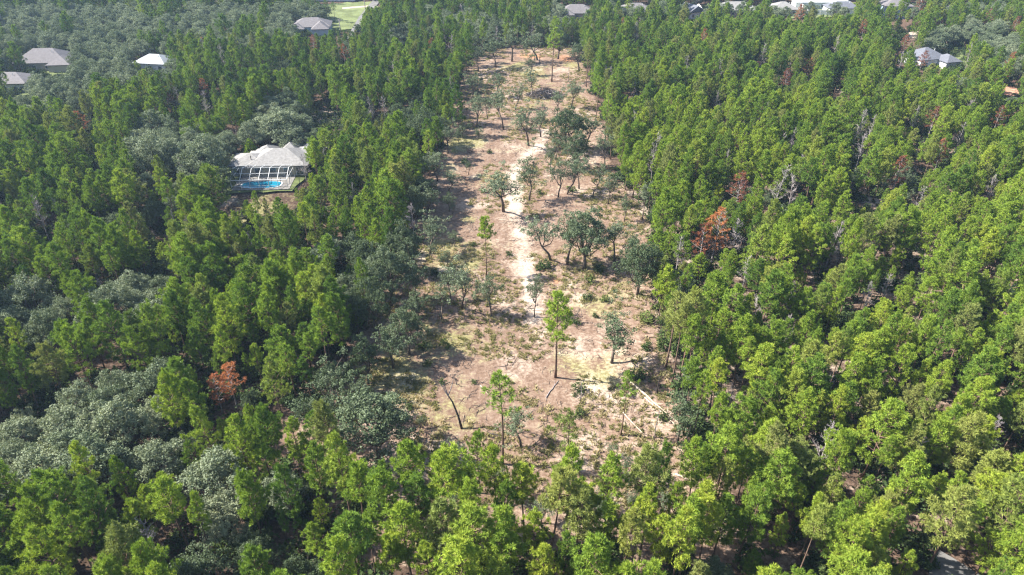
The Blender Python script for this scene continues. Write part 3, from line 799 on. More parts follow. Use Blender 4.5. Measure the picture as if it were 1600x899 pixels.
# ------------------------------------------------------------------ scatter the woods
def scatter():
    """Dart throwing over the wooded land; every accepted tree keeps its own distance from the others."""
    rg = np.random.default_rng(5)
    cell = 3.0
    grid = {}
    out_ = []
    fixed = [tuple(ground(*p).xy) for p in [(560, 690), (600, 715)]]
    def ok(x, y, r):
        ci, cj = int(x // cell), int(y // cell)
        k = int(r // cell) + 2
        for i in range(ci - k, ci + k + 1):
            for j in range(cj - k, cj + k + 1):
                for (a, b, q) in grid.get((i, j), ()):
                    if math.hypot(a - x, b - y) < (r + q) * 0.5:
                        return False
        return True
    n = 230000
    Y = 32 + rg.random(n) ** 0.75 * 460
    Xh = 0.78 * (Y * CP + H * SP) + 32
    X = (rg.random(n) * 2 - 1) * Xh
    order = np.argsort(rg.random(n))
    F = fbm(X, Y, 16.0, 77)
    F = np.argsort(np.argsort(F)) / n
    G = fbm(X, Y, 13.0, 177); G = np.argsort(np.argsort(G)) / n
    in_clear = inside(CLEARING, X, Y); in_lot = inside(LOT, X, Y)
    for pl in OPEN_PX:
        in_lot |= inside(wpoly(pl), X, Y)
    for hx, hy, hw, hd in PLOTS:
        gp = ground(hx, hy)
        in_lot |= (abs(X - gp.x) < hw / 2 + 2.5) & (Y > gp.y - 7) & (Y < gp.y + hd + 3)
    for i in order:
        x, y = float(X[i]), float(Y[i])
        if in_clear[i] or in_lot[i]:
            continue
        if G[i] < 0.05 and rg.random() < 0.9:         # small natural openings
            continue
        u, v, dep = project(x, y, 9.0)
        gu, gv, _ = project(x, y, 0.0)
        p = oak_share(u, v)
        oak = F[i] * 0.8 + rg.random() * 0.2 < p
        far = y > 380
        front = gv > 800 and 540 < gu < 1110
        if oak:
            h = rg.uniform(7.5, 11.0) if p > 0.5 else rg.uniform(4.5, 8.5)
            sp = h * 0.55
        else:
            h = (rg.uniform(9.5, 15.0) if rg.random() < 0.72 else rg.uniform(5.5, 9.5)) if not front else rg.uniform(12.0, 18.0)
            sp = rg.uniform(2.2, 3.6) if not front else rg.uniform(2.2, 3.5)
        rad = h * (0.47 if oak else 0.24)
        # a line of sight that the photograph leaves open stays open
        bad = False
        for w, wd_ in zip(WINDOWS, W_D):
            if y > wd_:
                continue
            m_ = rad * FPX / dep * 0.85
            tu, tv, _ = project(x, y, h)
            if tu + m_ < w[0] or tu - m_ > w[2]:
                continue
            lowv = project(x, y, h * (0.15 if oak else 0.3))[1]
            if tv < w[3] and lowv > w[1] and not (w[3] < 31 and w[0] > 600 and rg.random() < 0.02):
                bad = True
                break
        if bad:
            continue
        if not ok(x, y, sp):
            continue
        grid.setdefault((int(x // cell), int(y // cell)), []).append((x, y, sp))
        kind = 'oak' if oak and h > 6.5 else 'scrub' if oak else 'tallpine' if front else 'pine'
        if not oak and not front and rg.random() < 0.22:
            kind = 'tallpine'
        tint = 0.5
        if oak:
            grey = 0.62 if p > 0.6 else 0.34
            if abs(u - 385) < 90 and abs(v - 745) < 50: grey = 0.85
            if u < 280 and 560 < v < 740: grey = 0.72
            if u > 520 and v > 250 and u < 700: grey = 0.40
            tint = grey + rg.uniform(-0.16, 0.16)
        else:
            tint = (0.53 if u < 700 else 0.61) + float(np.clip(rg.normal() * 0.13, -0.25, 0.25))
            if v > 560: tint += 0.06
            if v < 150: tint -= 0.12
        inframe = -40 < u < 1640 and -60 < v < 1000
        out_.append(dict(x=x, y=y, h=h, kind=kind, tint=tint, u=u, v=v, gu=gu, gv=gv, dep=dep, oak=oak, w=rg.uniform(0.85, 1.2) if oak else rg.uniform(0.64, 1.02), rot=rg.uniform(0, 6.283), inframe=inframe, front=front))
    return out_
WOODS = scatter()

taken = []
for px, py, h, kind, tint, lab in DEAD_PX:
    x, y = crown_spot(px, py, h); taken.append((x, y, 1.7))
for px, py, h, lab in GREY_PX:
    x, y = crown_spot(px, py, h); taken.append((x, y, 1.7))
# the woods give way to those, and nothing hides them from the side the drone looks from
def clash(t):
    for (x, y, r) in taken:
        if abs(t['x'] - x) < r and -r < t['y'] - y < r:
            return True
    return False
WOODS = [t for t in WOODS if not clash(t)]
for px, py, h, kind, tint, lab in DEAD_PX:
    x, y = crown_spot(px, py, h)
    tree('dead_pine', 'brown', lab, 'dead pine', x, y, h * 1.15, 1.18, tint, group='browned dead pines in the woods')
for px, py, h, lab in GREY_PX:
    x, y = crown_spot(px, py, h)
    tree('bare_tree', 'dead', lab, 'bare tree', x, y, h * 1.25, 1.0, 0.5, group='leafless grey trees in the woods')

# ------------------------------------------------------------------ trees standing in the clearing: foot pixel, top row, kind, width factor, tint, label
CT = [((868, 590), 455, 'tallpine', 1.0, .55, 'tallest lone pine in the clearing, long bare trunk with a tuft crown'),
      ((785, 726), 584, 'thinpine', 1.0, .45, 'slim pine with thin crown standing right of the leaning dead snag'),
      ((760, 431), 340, 'tallpine', .8, .62, 'lone bright green young pine beside the sandy track'),
      ((751, 770), 672, 'pine', .75, .5, 'small pine standing alone just behind the front row'),
      ((883, 765), 640, 'thinpine', .8, .3, 'very thin dark sapling between the slim pine and the fallen logs'),
      ((815, 700), 645, 'scrub', .75, .45, 'small blue-green oak beside the slim thin-crowned pine'),
      ((956, 567), 488, 'scrub', 1.0, .25, 'gnarled dark oak standing right of the tallest lone pine'),
      ((970, 680), 585, 'thinpine', .9, .4, 'pale thin pine with sparse crown next to the fallen logs'),
      ((768, 494), 428, 'scrub', .7, .3, 'leaning thin oak left of the sandy track with a long shadow'),
      ((722, 482), 405, 'scrub', .85, .5, 'sparse grey-green oak left of the leaning thin oak'),
      ((705, 470), 420, 'scrub', .7, .4, 'short sparse oak at the outer side of the grey-green oak'),
      ((835, 495), 428, 'scrub', .5, .5, 'slender sapling right on the sandy track'),
      ((787, 330), 256, 'scrub', 1.15, .50, 'spreading open oak with visible limbs where the track bends'),
      ((827, 312), 238, 'scrub', .8, .35, 'upright oak behind the spreading open oak on the track'),
      ((861, 408), 328, 'scrub', .85, .5, 'left oak of the close trio beside the sandy track'),
      ((886, 414), 330, 'scrub', .8, .42, 'middle oak of the close trio beside the sandy track'),
      ((913, 420), 326, 'oak', .95, .36, 'right oak of the close trio, the fullest of them'),
      ((996, 460), 370, 'oak', .85, .2, 'dark full oak at the right edge of the clearing'),
      ((884, 235), 163, 'oak', 1.0, .10, 'dark green full oak casting a broad shadow up the clearing'),
      ((826, 228), 158, 'scrub', .9, .4, 'grey-green oak left of the dark green full oak'),
      ((872, 308), 243, 'scrub', .75, .38, 'left tree of the thin oak clump right of the track bend'),
      ((886, 304), 240, 'scrub', .8, .34, 'middle tree of the thin oak clump right of the track bend'),
      ((905, 296), 238, 'scrub', .7, .42, 'right tree of the thin oak clump right of the track bend'),
      ((860, 272), 222, 'scrub', .6, .3, 'thin leaning oak above the thin oak clump'),
      ((719, 214), 134, 'pine', .8, .15, 'dark rounded pine with bare trunk on the clearing\'s left side'),
      ((697, 212), 165, 'pine', .9, .6, 'low bright green pine beside the dark rounded pine'),
      ((787, 204), 132, 'scrub', .65, .45, 'tall thin sparse tree high up the clearing with a bare trunk'),
      ((762, 186), 148, 'scrub', .8, .35, 'small oak left of the tall thin sparse tree'),
      ((832, 152), 110, 'scrub', 1.0, .45, 'small oak immediately left of the brush pile'),
      ((893, 168), 124, 'scrub', 1.0, .45, 'oak immediately right of the brush pile'),
      ((862, 128), 45, 'thinpine', 1.2, .5, 'tall pale pine with bare trunk above the brush pile'),
      ((916, 136), 60, 'tallpine', .8, .45, 'tall pine with bare trunk on the right rim above the brush pile'),
      ((775, 106), 52, 'scrub', 1.0, .3, 'leftmost oak of the line closing the far end of the clearing'),
      ((800, 96), 38, 'scrub', 1.0, .35, 'second oak of the line closing the far end of the clearing'),
      ((748, 112), 66, 'scrub', .9, .35, 'short oak at the far left corner of the clearing'),
      ((684, 282), 226, 'scrub', .9, .45, 'grey-green oak on the left rim across from the track bend'),
      ((703, 330), 300, 'scrub', .7, .3, 'small bushy oak on grass left of the spreading open oak'),
      ((1003, 345), 285, 'scrub', .6, .4, 'thin oak on the right rim across from the track bend'),
      ((975, 348), 310, 'scrub', .6, .35, 'short thin oak beside pale sand on the right rim'),
      ((945, 262), 205, 'scrub', .7, .45, 'grey-green oak on the right rim below the dark green full oak'),
      ((590, 722), 618, 'oak', 1.25, .36, 'broad grey-green oak at the lower left corner of the clearing'),
      ((1058, 694), 612, 'scrub', .8, .2, 'dark bushy oak beside the ends of the fallen logs'),
      ((640, 555), 480, 'oak', .8, .30, 'dark oak reaching out from the left edge over shaded ground'),
      ((655, 505), 455, 'scrub', .9, .32, 'low dark oak at the left edge above the shaded ground'),
      ((612, 480), 385, 'oak', .8, .36, 'dense dark oak in the cluster on the clearing\'s left edge'),
      ((588, 520), 430, 'oak', .7, .25, 'darkest oak of the cluster on the clearing\'s left edge'),
      ((635, 430), 340, 'oak', .7, .3, 'dark oak on the left edge level with the lone young pine'),
      ((652, 420), 362, 'scrub', .7, .4, 'sparse oak casting a long shadow over green grass'),
      ((650, 350), 285, 'oak', .65, .35, 'oak on the left edge level with the spreading open oak'),
      ((672, 300), 235, 'scrub', .9, .35, 'thin oak on the left edge behind the grey-green rim oak'),
      ((665, 235), 165, 'oak', .75, .25, 'dark round oak on the left edge near the dark rounded pine'),
      ((540, 640), 560, 'scrub', .9, .3, 'dark scrubby oak in deep shade under the left edge'),
      ((900, 264), 205, 'oak', .85, .2, 'dark oak just below the dark green full oak, nearer the right rim'),
      ((868, 250), 208, 'scrub', .8, .3, 'short dark oak at the lower left of the dark green full oak'),
      ((915, 232), 180, 'scrub', .9, .3, 'dark thin oak right of the dark green full oak'),
      ((845, 215), 165, 'scrub', .9, .42, 'leaning grey-green oak close to the dark green full oak'),
      ((805, 172), 128, 'scrub', .9, .4, 'small grey-green oak halfway up the far clearing'),
      ((775, 152), 112, 'scrub', .9, .35, 'thin oak on the upper left of the clearing'),
      ((735, 160), 112, 'scrub', .9, .3, 'sparse oak at the upper left rim'),
      ((745, 200), 150, 'scrub', .9, .4, 'sparse oak between dark rounded pine and tall thin tree'),
      ((870, 182), 140, 'scrub', .8, .4, 'thin oak below the brush pile'),
      ((905, 112), 62, 'scrub', .9, .3, 'oak at the far right corner of the clearing'),
      ((828, 118), 82, 'scrub', .9, .35, 'small oak standing on reddish ground at the far end'),
      ((840, 94), 40, 'scrub', 1.1, .3, 'third oak of the line closing the far end of the clearing'),
      ((872, 92), 38, 'oak', .9, .2, 'fullest oak of the line closing the far end of the clearing'),
      ((700, 300), 262, 'scrub', .8, .45, 'pale small oak above the small bushy oak'),
      ((668, 345), 290, 'scrub', .9, .4, 'forked thin oak on the left rim near grass'),
      ((700, 240), 190, 'scrub', .9, .4, 'grey thin oak below the low bright green pine'),
      ((672, 395), 330, 'scrub', .9, .4, 'thin grey oak on the left rim beside green grass'),
      ((650, 470), 400, 'scrub', .9, .35, 'thin oak among the left-edge dark oaks, nearest open ground'),
      ((690, 500), 448, 'scrub', .8, .35, 'low oak on pale sand at the left rim'),
      ((615, 575), 505, 'scrub', .9, .3, 'thin dark oak inside the left-edge shade'),
      ((575, 600), 525, 'oak', .7, .25, 'dark oak low in the left-edge shade'),
      ((560, 660), 590, 'scrub', .9, .3, 'thin oak behind the broad grey-green oak'),
      ((505, 690), 610, 'scrub', .9, .25, 'dark thin oak over the dark gap left of the broad oak'),
      ((960, 410), 345, 'scrub', .8, .4, 'thin oak between the close trio and the right rim'),
      ((985, 420), 360, 'scrub', .8, .35, 'second thin oak between the close trio and the right rim'),
      ((925, 310), 255, 'scrub', .8, .4, 'thin grey oak right of the thin oak clump'),
      ((950, 320), 270, 'scrub', .7, .4, 'short grey oak near the right rim by the thin oak clump'),
      ((442, 236), 168, 'oak', 1.25, .62, 'broad blue-grey oak towering right behind the pool house roof'),
      ((398, 243), 188, 'oak', .9, .6, 'rounder blue-grey oak behind the left end of the pool house'),
      ((330, 292), 205, 'oak', 1.0, .62, 'big blue-grey oak left of the pool cage'),
      ((255, 278), 200, 'oak', 1.05, .6, 'wide blue-grey oak second to the left of the pool cage'),
      ((432, 178), 138, 'oak', .8, .5, 'small round oak in front of the dark pine wall behind the pool house'),
      ((1030, 470), 400, 'pine', .8, .5, 'pine standing forward from the right edge beside the dark full oak'),
      ((930, 190), 120, 'thinpine', 1.0, .45, 'thin bare-trunked pine on the right rim above the dark oak'),
      ((945, 235), 150, 'thinpine', 1.1, .5, 'thin pine with two-thirds bare trunk on the right rim'),
      ((1050, 600), 470, 'tallpine', .8, .6, 'tall bright pine with pale bare trunk at the right rim'),
      ((1062, 590), 455, 'tallpine', .9, .66, 'second tall bright pine of the bare-trunked rim group'),
      ((1040, 575), 460, 'thinpine', 1.0, .6, 'thin tall pine at the front of the bare-trunked rim group'),
      ((1072, 610), 490, 'tallpine', .8, .55, 'rear tall pine of the bare-trunked rim group')]
for i, ((px, py), top, kind, w, tint, lab) in enumerate(CT):
    g = ground(px, py)
    h = height_at(px, py, top)
    pine = 'pine' in kind
    if kind == 'scrub': w *= 1.22
    tree('pine_tree' if pine else 'oak_tree', kind, lab, 'pine tree' if pine else 'oak tree', g.x, g.y, h, w * (min(1.35, 1.1 * VAR[kind][0][2] / h) if h < 7 else 1.0), tint + (0.14 if kind == 'scrub' else 0.08),
         group='trees left standing in the clearing', idx=i)
n_pine = sum('pine' in c[2] for c in CT); n_oak = len(CT) - n_pine
cx = np.array([ground(*c[0]).x for c in CT]); cyy = np.array([ground(*c[0]).y for c in CT])
WOODS = [t for t in WOODS if np.min(np.hypot(cx - t['x'], cyy - t['y'])) > 3.0]

# ------------------------------------------------------------------ the woods: the largest 300 of each kind as things, the rest as one mass each
def zone(t):
    u, v = t['u'], t['v']
    if t['front']:
        return 'in the front row closing the near end of the clearing'
    if u < 800:
        if v > 690: return 'in the lower left corner woods'
        if v > 560: return 'in the left woods near the paired rust-red pines' if u > 230 else 'in the left woods beside the blue-grey oak grove'
        if v > 420: return 'on the left woods edge bordering the clearing' if u > 420 else 'in the middle of the left woods'
        if v > 290: return 'in the left woods below the pool house'
        return 'in the left woods beyond the pool house pool'
    if v > 720: return 'in the lower right corner woods'
    if v > 560: return 'in the right stand beside the fallen logs' if u < 1330 else 'in the right stand far out from the fallen logs'
    if v > 420: return 'in the right stand across from the tallest lone pine' if u < 1330 else 'in the right stand far out from the tallest lone pine'
    if v > 290: return 'in the right stand around the bright orange pine' if u < 1330 else 'in the right stand around the pale sandy opening'
    return 'in the right stand beyond the bright orange pine'
def look(t):
    k = t['tint']
    if t['oak']:
        a = 'pale grey-green' if k > 0.72 else 'blue-grey' if k > 0.45 else 'dark green'
    else:
        a = 'yellow-green' if k > 0.62 else 'mid green' if k > 0.42 else 'deep green'
    tall = t['h'] / (13.0 if not t['oak'] else 8.5)
    b = 'tall' if tall > 1.08 else 'low' if tall < 0.88 else 'mid-sized'
    form = 'oak' if t['oak'] else 'bare-stemmed pine' if t['kind'] == 'tallpine' else 'full-crowned pine'
    return f'{b} {a} {form}'

pines = sorted((t for t in WOODS if not t['oak']), key=lambda t: (not t['inframe'], t['dep'] / t['h']))
oaks = sorted((t for t in WOODS if t['oak']), key=lambda t: (not t['inframe'], t['dep'] / t['h']))
rest = {'pine': pines[300 - n_pine:], 'oak': oaks[300 - n_oak:]}
for t in pines[:300 - n_pine] + oaks[:300 - n_oak]:
    nm = 'oak' if t['oak'] else 'pine'
    tree(nm + '_tree', t['kind'], f"{look(t)} {zone(t)}", nm + ' tree', t['x'], t['y'], t['h'], t['w'], t['tint'], t['rot'], f"{nm}s {zone(t)}")

def mass(name, items, kinds):
    """One object whose geometry nodes set a whole tree (trunk and crown) on each point."""
    me = bpy.data.meshes.new(name)
    me.from_pydata([(t['x'], t['y'], gz(t['x'], t['y'])) for t in items], [], [])
    base = {}; n = 0
    for k in kinds:
        base[k] = n; n += len(VAR[k])
    rg = np.random.default_rng(3)
    idx = [base[t['kind']] + int(rg.integers(len(VAR[t['kind']]))) for t in items]
    def attr(nm, typ, key, vals):
        a = me.attributes.new(nm, typ, 'POINT'); a.data.foreach_set(key, np.array(vals).ravel())
    attr('pick', 'INT', 'value', np.array(idx, np.int32))
    attr('turn', 'FLOAT_VECTOR', 'vector', np.array([(rg.normal() * 0.035, rg.normal() * 0.035, t['rot']) for t in items], np.float32))
    sc = []
    for t in items:
        s = t['h'] / VAR[t['kind']][0][2]; sc.append((s * t['w'], s * t['w'], s))
    attr('size', 'FLOAT_VECTOR', 'vector', np.array(sc, np.float32))
    attr('tint', 'FLOAT', 'value', np.array([t['tint'] for t in items], np.float32))
    o = link(name, me)
    o['kind'] = 'stuff'
    g = bpy.data.node_groups.new(name, 'GeometryNodeTree')
    g.interface.new_socket('Geometry', in_out='INPUT', socket_type='NodeSocketGeometry')
    g.interface.new_socket('Geometry', in_out='OUTPUT', socket_type='NodeSocketGeometry')
    gi = g.nodes.new('NodeGroupInput'); go = g.nodes.new('NodeGroupOutput')
    join = g.nodes.new('GeometryNodeJoinGeometry')
    srcs = []
    for k in kinds:
        for (tm, cm, hh, rr) in VAR[k]:
            js = g.nodes.new('GeometryNodeJoinGeometry')
            for mesh_ in (tm, cm):
                so = bpy.data.objects.new('source', mesh_)
                oi = g.nodes.new('GeometryNodeObjectInfo'); oi.inputs['Object'].default_value = so
                g.links.new(oi.outputs['Geometry'], js.inputs[0])
            ti = g.nodes.new('GeometryNodeGeometryToInstance'); g.links.new(js.outputs[0], ti.inputs[0])
            srcs.append(ti)
    for ti in reversed(srcs):                      # a multi-input socket lists the last link first
        g.links.new(ti.outputs[0], join.inputs[0])
    ip = g.nodes.new('GeometryNodeInstanceOnPoints'); ip.inputs['Pick Instance'].default_value = True
    def named(nm, typ):
        nn = g.nodes.new('GeometryNodeInputNamedAttribute'); nn.data_type = typ; nn.inputs['Name'].default_value = nm
        return [s for s in nn.outputs if s.enabled and s.name == 'Attribute'][0]
    er = g.nodes.new('FunctionNodeEulerToRotation'); g.links.new(named('turn', 'FLOAT_VECTOR'), er.inputs[0])
    g.links.new(gi.outputs[0], ip.inputs['Points']); g.links.new(join.outputs[0], ip.inputs['Instance'])
    g.links.new(named('pick', 'INT'), ip.inputs['Instance Index']); g.links.new(er.outputs[0], ip.inputs['Rotation'])
    g.links.new(named('size', 'FLOAT_VECTOR'), ip.inputs['Scale'])
    g.links.new(ip.outputs[0], go.inputs[0])
    md = o.modifiers.new('trees', 'NODES'); md.node_group = g
    return o

rgd = random.Random(9)
for t in rest['pine']:
    r_ = rgd.random()
    if r_ < 0.032: t['kind'] = 'dead'; t['h'] *= 0.85
    elif r_ < 0.034: t['kind'] = 'brown'; t['tint'] = rgd.uniform(0.0, 0.5)
mass('pine_woods', rest['pine'], ['pine', 'tallpine', 'dead', 'brown'])
mass('oak_woods', rest['oak'], ['oak', 'scrub'])

# low growth under the trees and weeds in the clearing
def low_points(n, test, hlo, hhi, tlo, thi, kind='shrub', seed=1):
    rg = np.random.default_rng(seed); items = []
    Y = 40 + rg.random(n) ** 0.8 * 300; X = (rg.random(n) * 2 - 1) * (0.76 * (Y * CP + H * SP) + 5)
    keep = test(X, Y)
    for x, y in zip(X[keep], Y[keep]):
        h = rg.uniform(hlo, hhi)
        items.append(dict(x=float(x), y=float(y), h=h, kind=kind, tint=rg.uniform(tlo, thi), rot=rg.uniform(0, 6.283), w=rg.uniform(0.8, 1.4)))
    return items
not_open = lambda X, Y: ~inside(CLEARING, X, Y) & ~inside(LOT, X, Y)
mass('undergrowth', low_points(7500, not_open, 0.8, 3.4, 0.05, 0.7, seed=2), ['shrub'])

for s in range(4):
    rg = np.random.default_rng(800 + s); mb = MB()
    c = np.concatenate([rg.normal(size=(14, 2)) * 0.22, np.zeros((14, 1))], 1)
    tufts(mb, c, 0.34, 5, rg, 0.07, 1.6)
    tw = MB(); tw.tube([(0, 0, 0), (0, 0, 0.05)], [0.01, 0.01], 3)
    VAR.setdefault('grass', []).append((tw.mesh('stem', [M['grass']]), mb.mesh('tuft', [M['grass']]), 0.4, 0.4))
for s in range(6):
    rg = np.random.default_rng(900 + s); mb = MB()
    for i in range(int(rg.integers(2, 6))):
        a = rg.normal(size=3) * np.array([0.4, 0.4, 0.0]) + np.array([0, 0, 0.06]); az = rg.uniform(0, 6.283); Lt = rg.uniform(0.5, 2.0)
        mb.tube([a, a + np.array([math.cos(az) * Lt, math.sin(az) * Lt, rg.uniform(0, 0.2)])], [0.045, 0.02], 4)
    tw = MB(); tw.tube([(0, 0, 0), (0.3, 0.1, 0.07)], [0.05, 0.03], 4)
    mt = M['straw_stick'] if s % 3 else M['brush']
    VAR.setdefault('sticks', []).append((tw.mesh('stick', [mt]), mb.mesh('sticks', [mt]), 0.4, 0.4))
in_clear = lambda X, Y: inside(CLEARING, X, Y)
def patchy(seed, lo):
    return lambda X, Y: inside(CLEARING, X, Y) & (fbm(X, Y, 14, seed) > lo) & (dist_line(X, Y, TRACK) > 1.6)
gl = low_points(60000, patchy(31, 0.47), 0.25, 0.6, 0.1, 1.0, 'grass', 4)
mass('grass', gl, ['grass'])
mass('forest_debris', low_points(9000, in_clear, 0.2, 0.45, 0.3, 0.7, 'sticks', 6), ['sticks'])

# single shrubs one can see in the clearing
rgs = random.Random(12)
SH = [(905, 612, 1.9, 'low green shrub below the tallest lone pine'), (1000, 592, 2.2, 'olive shrub patch in the shade of the gnarled dark oak'), (985, 588, 1.8, 'low olive shrub just left of the shaded shrub patch'), (945, 470, 1.6, 'round green shrub on bare ground left of the dark full oak'),
      (918, 466, 1.5, 'small shrub beside the round green shrub'), (892, 300, 2.0, 'low dark shrub under the thin oak clump'), (842, 303, 1.6, 'round dark shrub right of the track bend'), (695, 540, 1.5, 'small shrub on open ground near the dark left-edge oaks'), (700, 545, 1.2, 'tiny shrub tucked against the small left-side shrub'),
      (668, 572, 1.4, 'weedy shrub on the grassy left side'), (660, 545, 1.9, 'dark shrub at the shade line under the left-edge oaks'), (850, 420, 2.2, 'shrub at the feet of the close oak trio'), (920, 440, 2.2, 'dark undershrub right of the close oak trio'), (935, 425, 2.0, 'dark shrub behind the close oak trio'),
      (1010, 500, 2.2, 'shrub on the right rim in shade'), (1035, 545, 2.4, 'shrub before the bare-trunked rim pines'), (740, 385, 1.2, 'small weed clump left of the lone young pine'), (795, 400, 1.2, 'weed clump between the lone young pine and the track'), (1075, 705, 2.0, 'bush at the right rim below the fallen logs'),
      (640, 700, 1.6, 'low bush under the broad grey-green oak'), (1010, 545, 1.8, 'bush beside shaded ground on the right rim'), (755, 300, 1.6, 'bush left of the spreading open oak'), (680, 430, 1.8, 'bush on the left rim near pale sand'), (870, 225, 1.8, 'bush under the dark green full oak'),
      (725, 255, 1.5, 'bush high on the left side of the clearing'), (765, 240, 1.4, 'bush left of the sandy track top'), (900, 505, 1.4, 'small weed clump right of the tallest lone pine crown'), (930, 495, 1.2, 'weed clump on pale ground above the gnarled oak'), (1035, 655, 1.6, 'small shrub lying against the fallen logs'),
      (690, 600, 1.0, 'short weed clump in the grassy lower left of the clearing'), (740, 600, 1.0, 'weed clump above the leaning dead snag'), (640, 640, 1.2, 'weed clump on pale sand at the lower left'), (905, 650, 1.5, 'sapling bush above the thin dark sapling')]
for px, py, h, lab in SH:
    g = ground(px, py)
    tree('shrub', 'shrub', lab, 'shrub', g.x, g.y, h, rgs.uniform(0.8, 1.2), rgs.uniform(0.2, 0.75), group='shrubs in the clearing')

# thin oak saplings along the left rim and over the lower clearing
rgp = np.random.default_rng(44)
left_band = wpoly([(600, 700), (615, 590), (640, 500), (668, 400), (690, 310), (708, 220), (735, 130), (765, 130), (748, 220), (735, 310), (722, 400), (700, 480), (672, 560), (660, 700)])
near_band = wpoly([(600, 826), (610, 720), (800, 690), (1060, 700), (1085, 780), (1040, 826)])
def saplings(poly, count, label, group):
    xs = [p[0] for p in poly]; ys = [p[1] for p in poly]; k = 0
    while k < count:
        x, y = rgp.uniform(min(xs), max(xs)), rgp.uniform(min(ys), max(ys))
        if not bool(inside(poly, x, y)):
            continue
        h = rgp.uniform(2.2, 4.6); k += 1
        tree('oak_sapling', 'scrub', label, 'sapling', x, y, h, rgp.uniform(1.0, 1.4), rgp.uniform(0.3, 0.65), group=group)
saplings(left_band, 30, 'small grey-green oak sapling in the strip along the left rim of the clearing', 'saplings along the left rim')
saplings(near_band, 22, 'small thin oak sapling between the front pines and the fallen logs', 'saplings behind the front row')

# ------------------------------------------------------------------ dead wood in the clearing
def log(name, label, a, b, r, mat, z=0.0, group=None, stubs=3):
    A = ground(*a); B = ground(*b)
    A.z = gz(A.x, A.y) + r + 0.02; B.z = gz(B.x, B.y) + r * 0.6 + 0.02 + z
    Ld = B - A
    t = thing(name, label, 'log', A, 0, group)
    mb = MB()
    k = 7; rg_ = random.Random(hash(label) & 255)
    pts = [Ld * (i / (k - 1)) + Vector((rg_.uniform(-.12, .12), rg_.uniform(-.12, .12), 0)) for i in range(k)]
    mb.tube(pts, [r * (1 - 0.55 * i / (k - 1)) for i in range(k)], 8)
    build('trunk', mb, mat, t, smooth=True)
    for i in range(stubs):
        s = rg_.uniform(0.45, 0.95); p = Ld * s
        sb = MB(); e = p + Vector((rg_.uniform(-1, 1), rg_.uniform(-1, 1), rg_.uniform(0.15, 0.7)))
        sb.tube([p, p.lerp(e, 0.6), e], [r * 0.4, r * 0.25, 0.02], 5)
        build('branch_stub', sb, mat, t)
    return t
log('fallen_log', 'long pale fallen trunk, the upper of two lying side by side', (985, 598), (1062, 664), 0.17, M['palewood'], group='fallen logs')
log('fallen_log', 'pale fallen trunk touching the long upper one, slightly shorter', (1008, 622), (1058, 667), 0.13, M['palewood'], group='fallen logs', stubs=2)
log('fallen_log', 'slender pale fallen stem curving away from the thin sparse pine', (972, 645), (1008, 680), 0.11, M['palewood'], group='fallen logs', stubs=2)
log('fallen_log', 'short pale log at the lower right corner of the clearing', (1055, 742), (1082, 753), 0.16, M['palewood'], group='fallen logs', stubs=1)
log('fallen_log', 'grey fallen branch on open ground below the tallest lone pine', (853, 622), (872, 595), 0.09, M['greywood'], group='fallen logs', stubs=2)
log('fallen_log', 'pale forked dead branch in shade behind the close oak trio', (918, 402), (926, 392), 0.14, M['palewood'], 0.6, group='fallen logs', stubs=4)
log('fallen_log', 'thin pale stick lying left of the slim thin-crowned pine', (750, 604), (764, 618), 0.08, M['palewood'], group='fallen logs', stubs=1)
log('fallen_log', 'dark fallen stem beside the leaning dead snag', (765, 678), (795, 688), 0.12, M['charwood'], group='fallen logs', stubs=2)

# the leaning burnt snag, its two bare limbs up in a V
g = ground(722, 671)
sn = thing('leaning_snag', 'dark leaning dead tree with forked bare top, alone in lower clearing', 'dead tree', (g.x, g.y, gz(g.x, g.y)))
hh = height_at(722, 671, 612)
mb = MB(); mb.tube([(0, 0, -.2), (-0.5, 0.3, hh * 0.3), (-1.3, 0.8, hh * 0.62), (-2.4, 1.2, hh * 0.86)], [0.2, 0.16, 0.12, 0.08], 8)
build('trunk', mb, M['charwood'], sn, smooth=True)
for e in ((-3.2, 1.3, hh * 1.08), (-1.0, 1.2, hh * 1.16), (-2.6, 1.0, hh * 1.1)):
    mb = MB(); s0 = Vector((-1.9, 1.0, hh * 0.75)); mb.tube([s0, s0.lerp(Vector(e), 0.6) + Vector((0.1, 0, 0)), e], [0.09, 0.06, 0.02], 5)
    build('limb', mb, M['greywood'], sn)

def snag(px, py, top, label, mat='greywood', r=0.13):
    g = ground(px, py); h = height_at(px, py, top)
    t = thing('standing_snag', label, 'dead tree', (g.x, g.y, gz(g.x, g.y)), random.uniform(0, 6.28), 'bare standing stems')
    mb = MB(); mb.tube([(0, 0, -.2), (0.08, 0.1, h * .5), (0.12, -0.1, h)], [r, r * .75, r * .35], 6)
    build('trunk', mb, M[mat], t, smooth=True)
    for k in range(3):
        z = h * random.uniform(.5, .95); mb = MB(); a = random.uniform(0, 6.28)
        mb.tube([(0.1, 0, z), (0.1 + math.cos(a) * .7, math.sin(a) * .7, z + random.uniform(.1, .6))], [r * .3, .015], 4)
        build('branch', mb, M[mat], t)
snag(1027, 616, 588, 'short dark bare pole standing above the fallen logs', 'charwood', .12)
snag(1078, 700, 640, 'thin bare dark stem on the right rim below the fallen logs', 'charwood', .1)
snag(1068, 716, 660, 'second thin bare stem on the right rim, next to the first', 'charwood', .1)
snag(1085, 722, 690, 'short bare stem at the lower right rim', 'charwood', .12)
snag(906, 630, 596, 'small twiggy dead sapling below the tallest lone pine', 'greywood', .08)
snag(888, 124, 100, 'pale bare pole right of the brush pile', 'greywood', .12)
snag(843, 100, 84, 'charred stump pole on reddish ground at the far end', 'charwood', .25)
snag(1022, 690, 640, 'thin pale bare stem left of the dark bushy oak', 'greywood', .08)

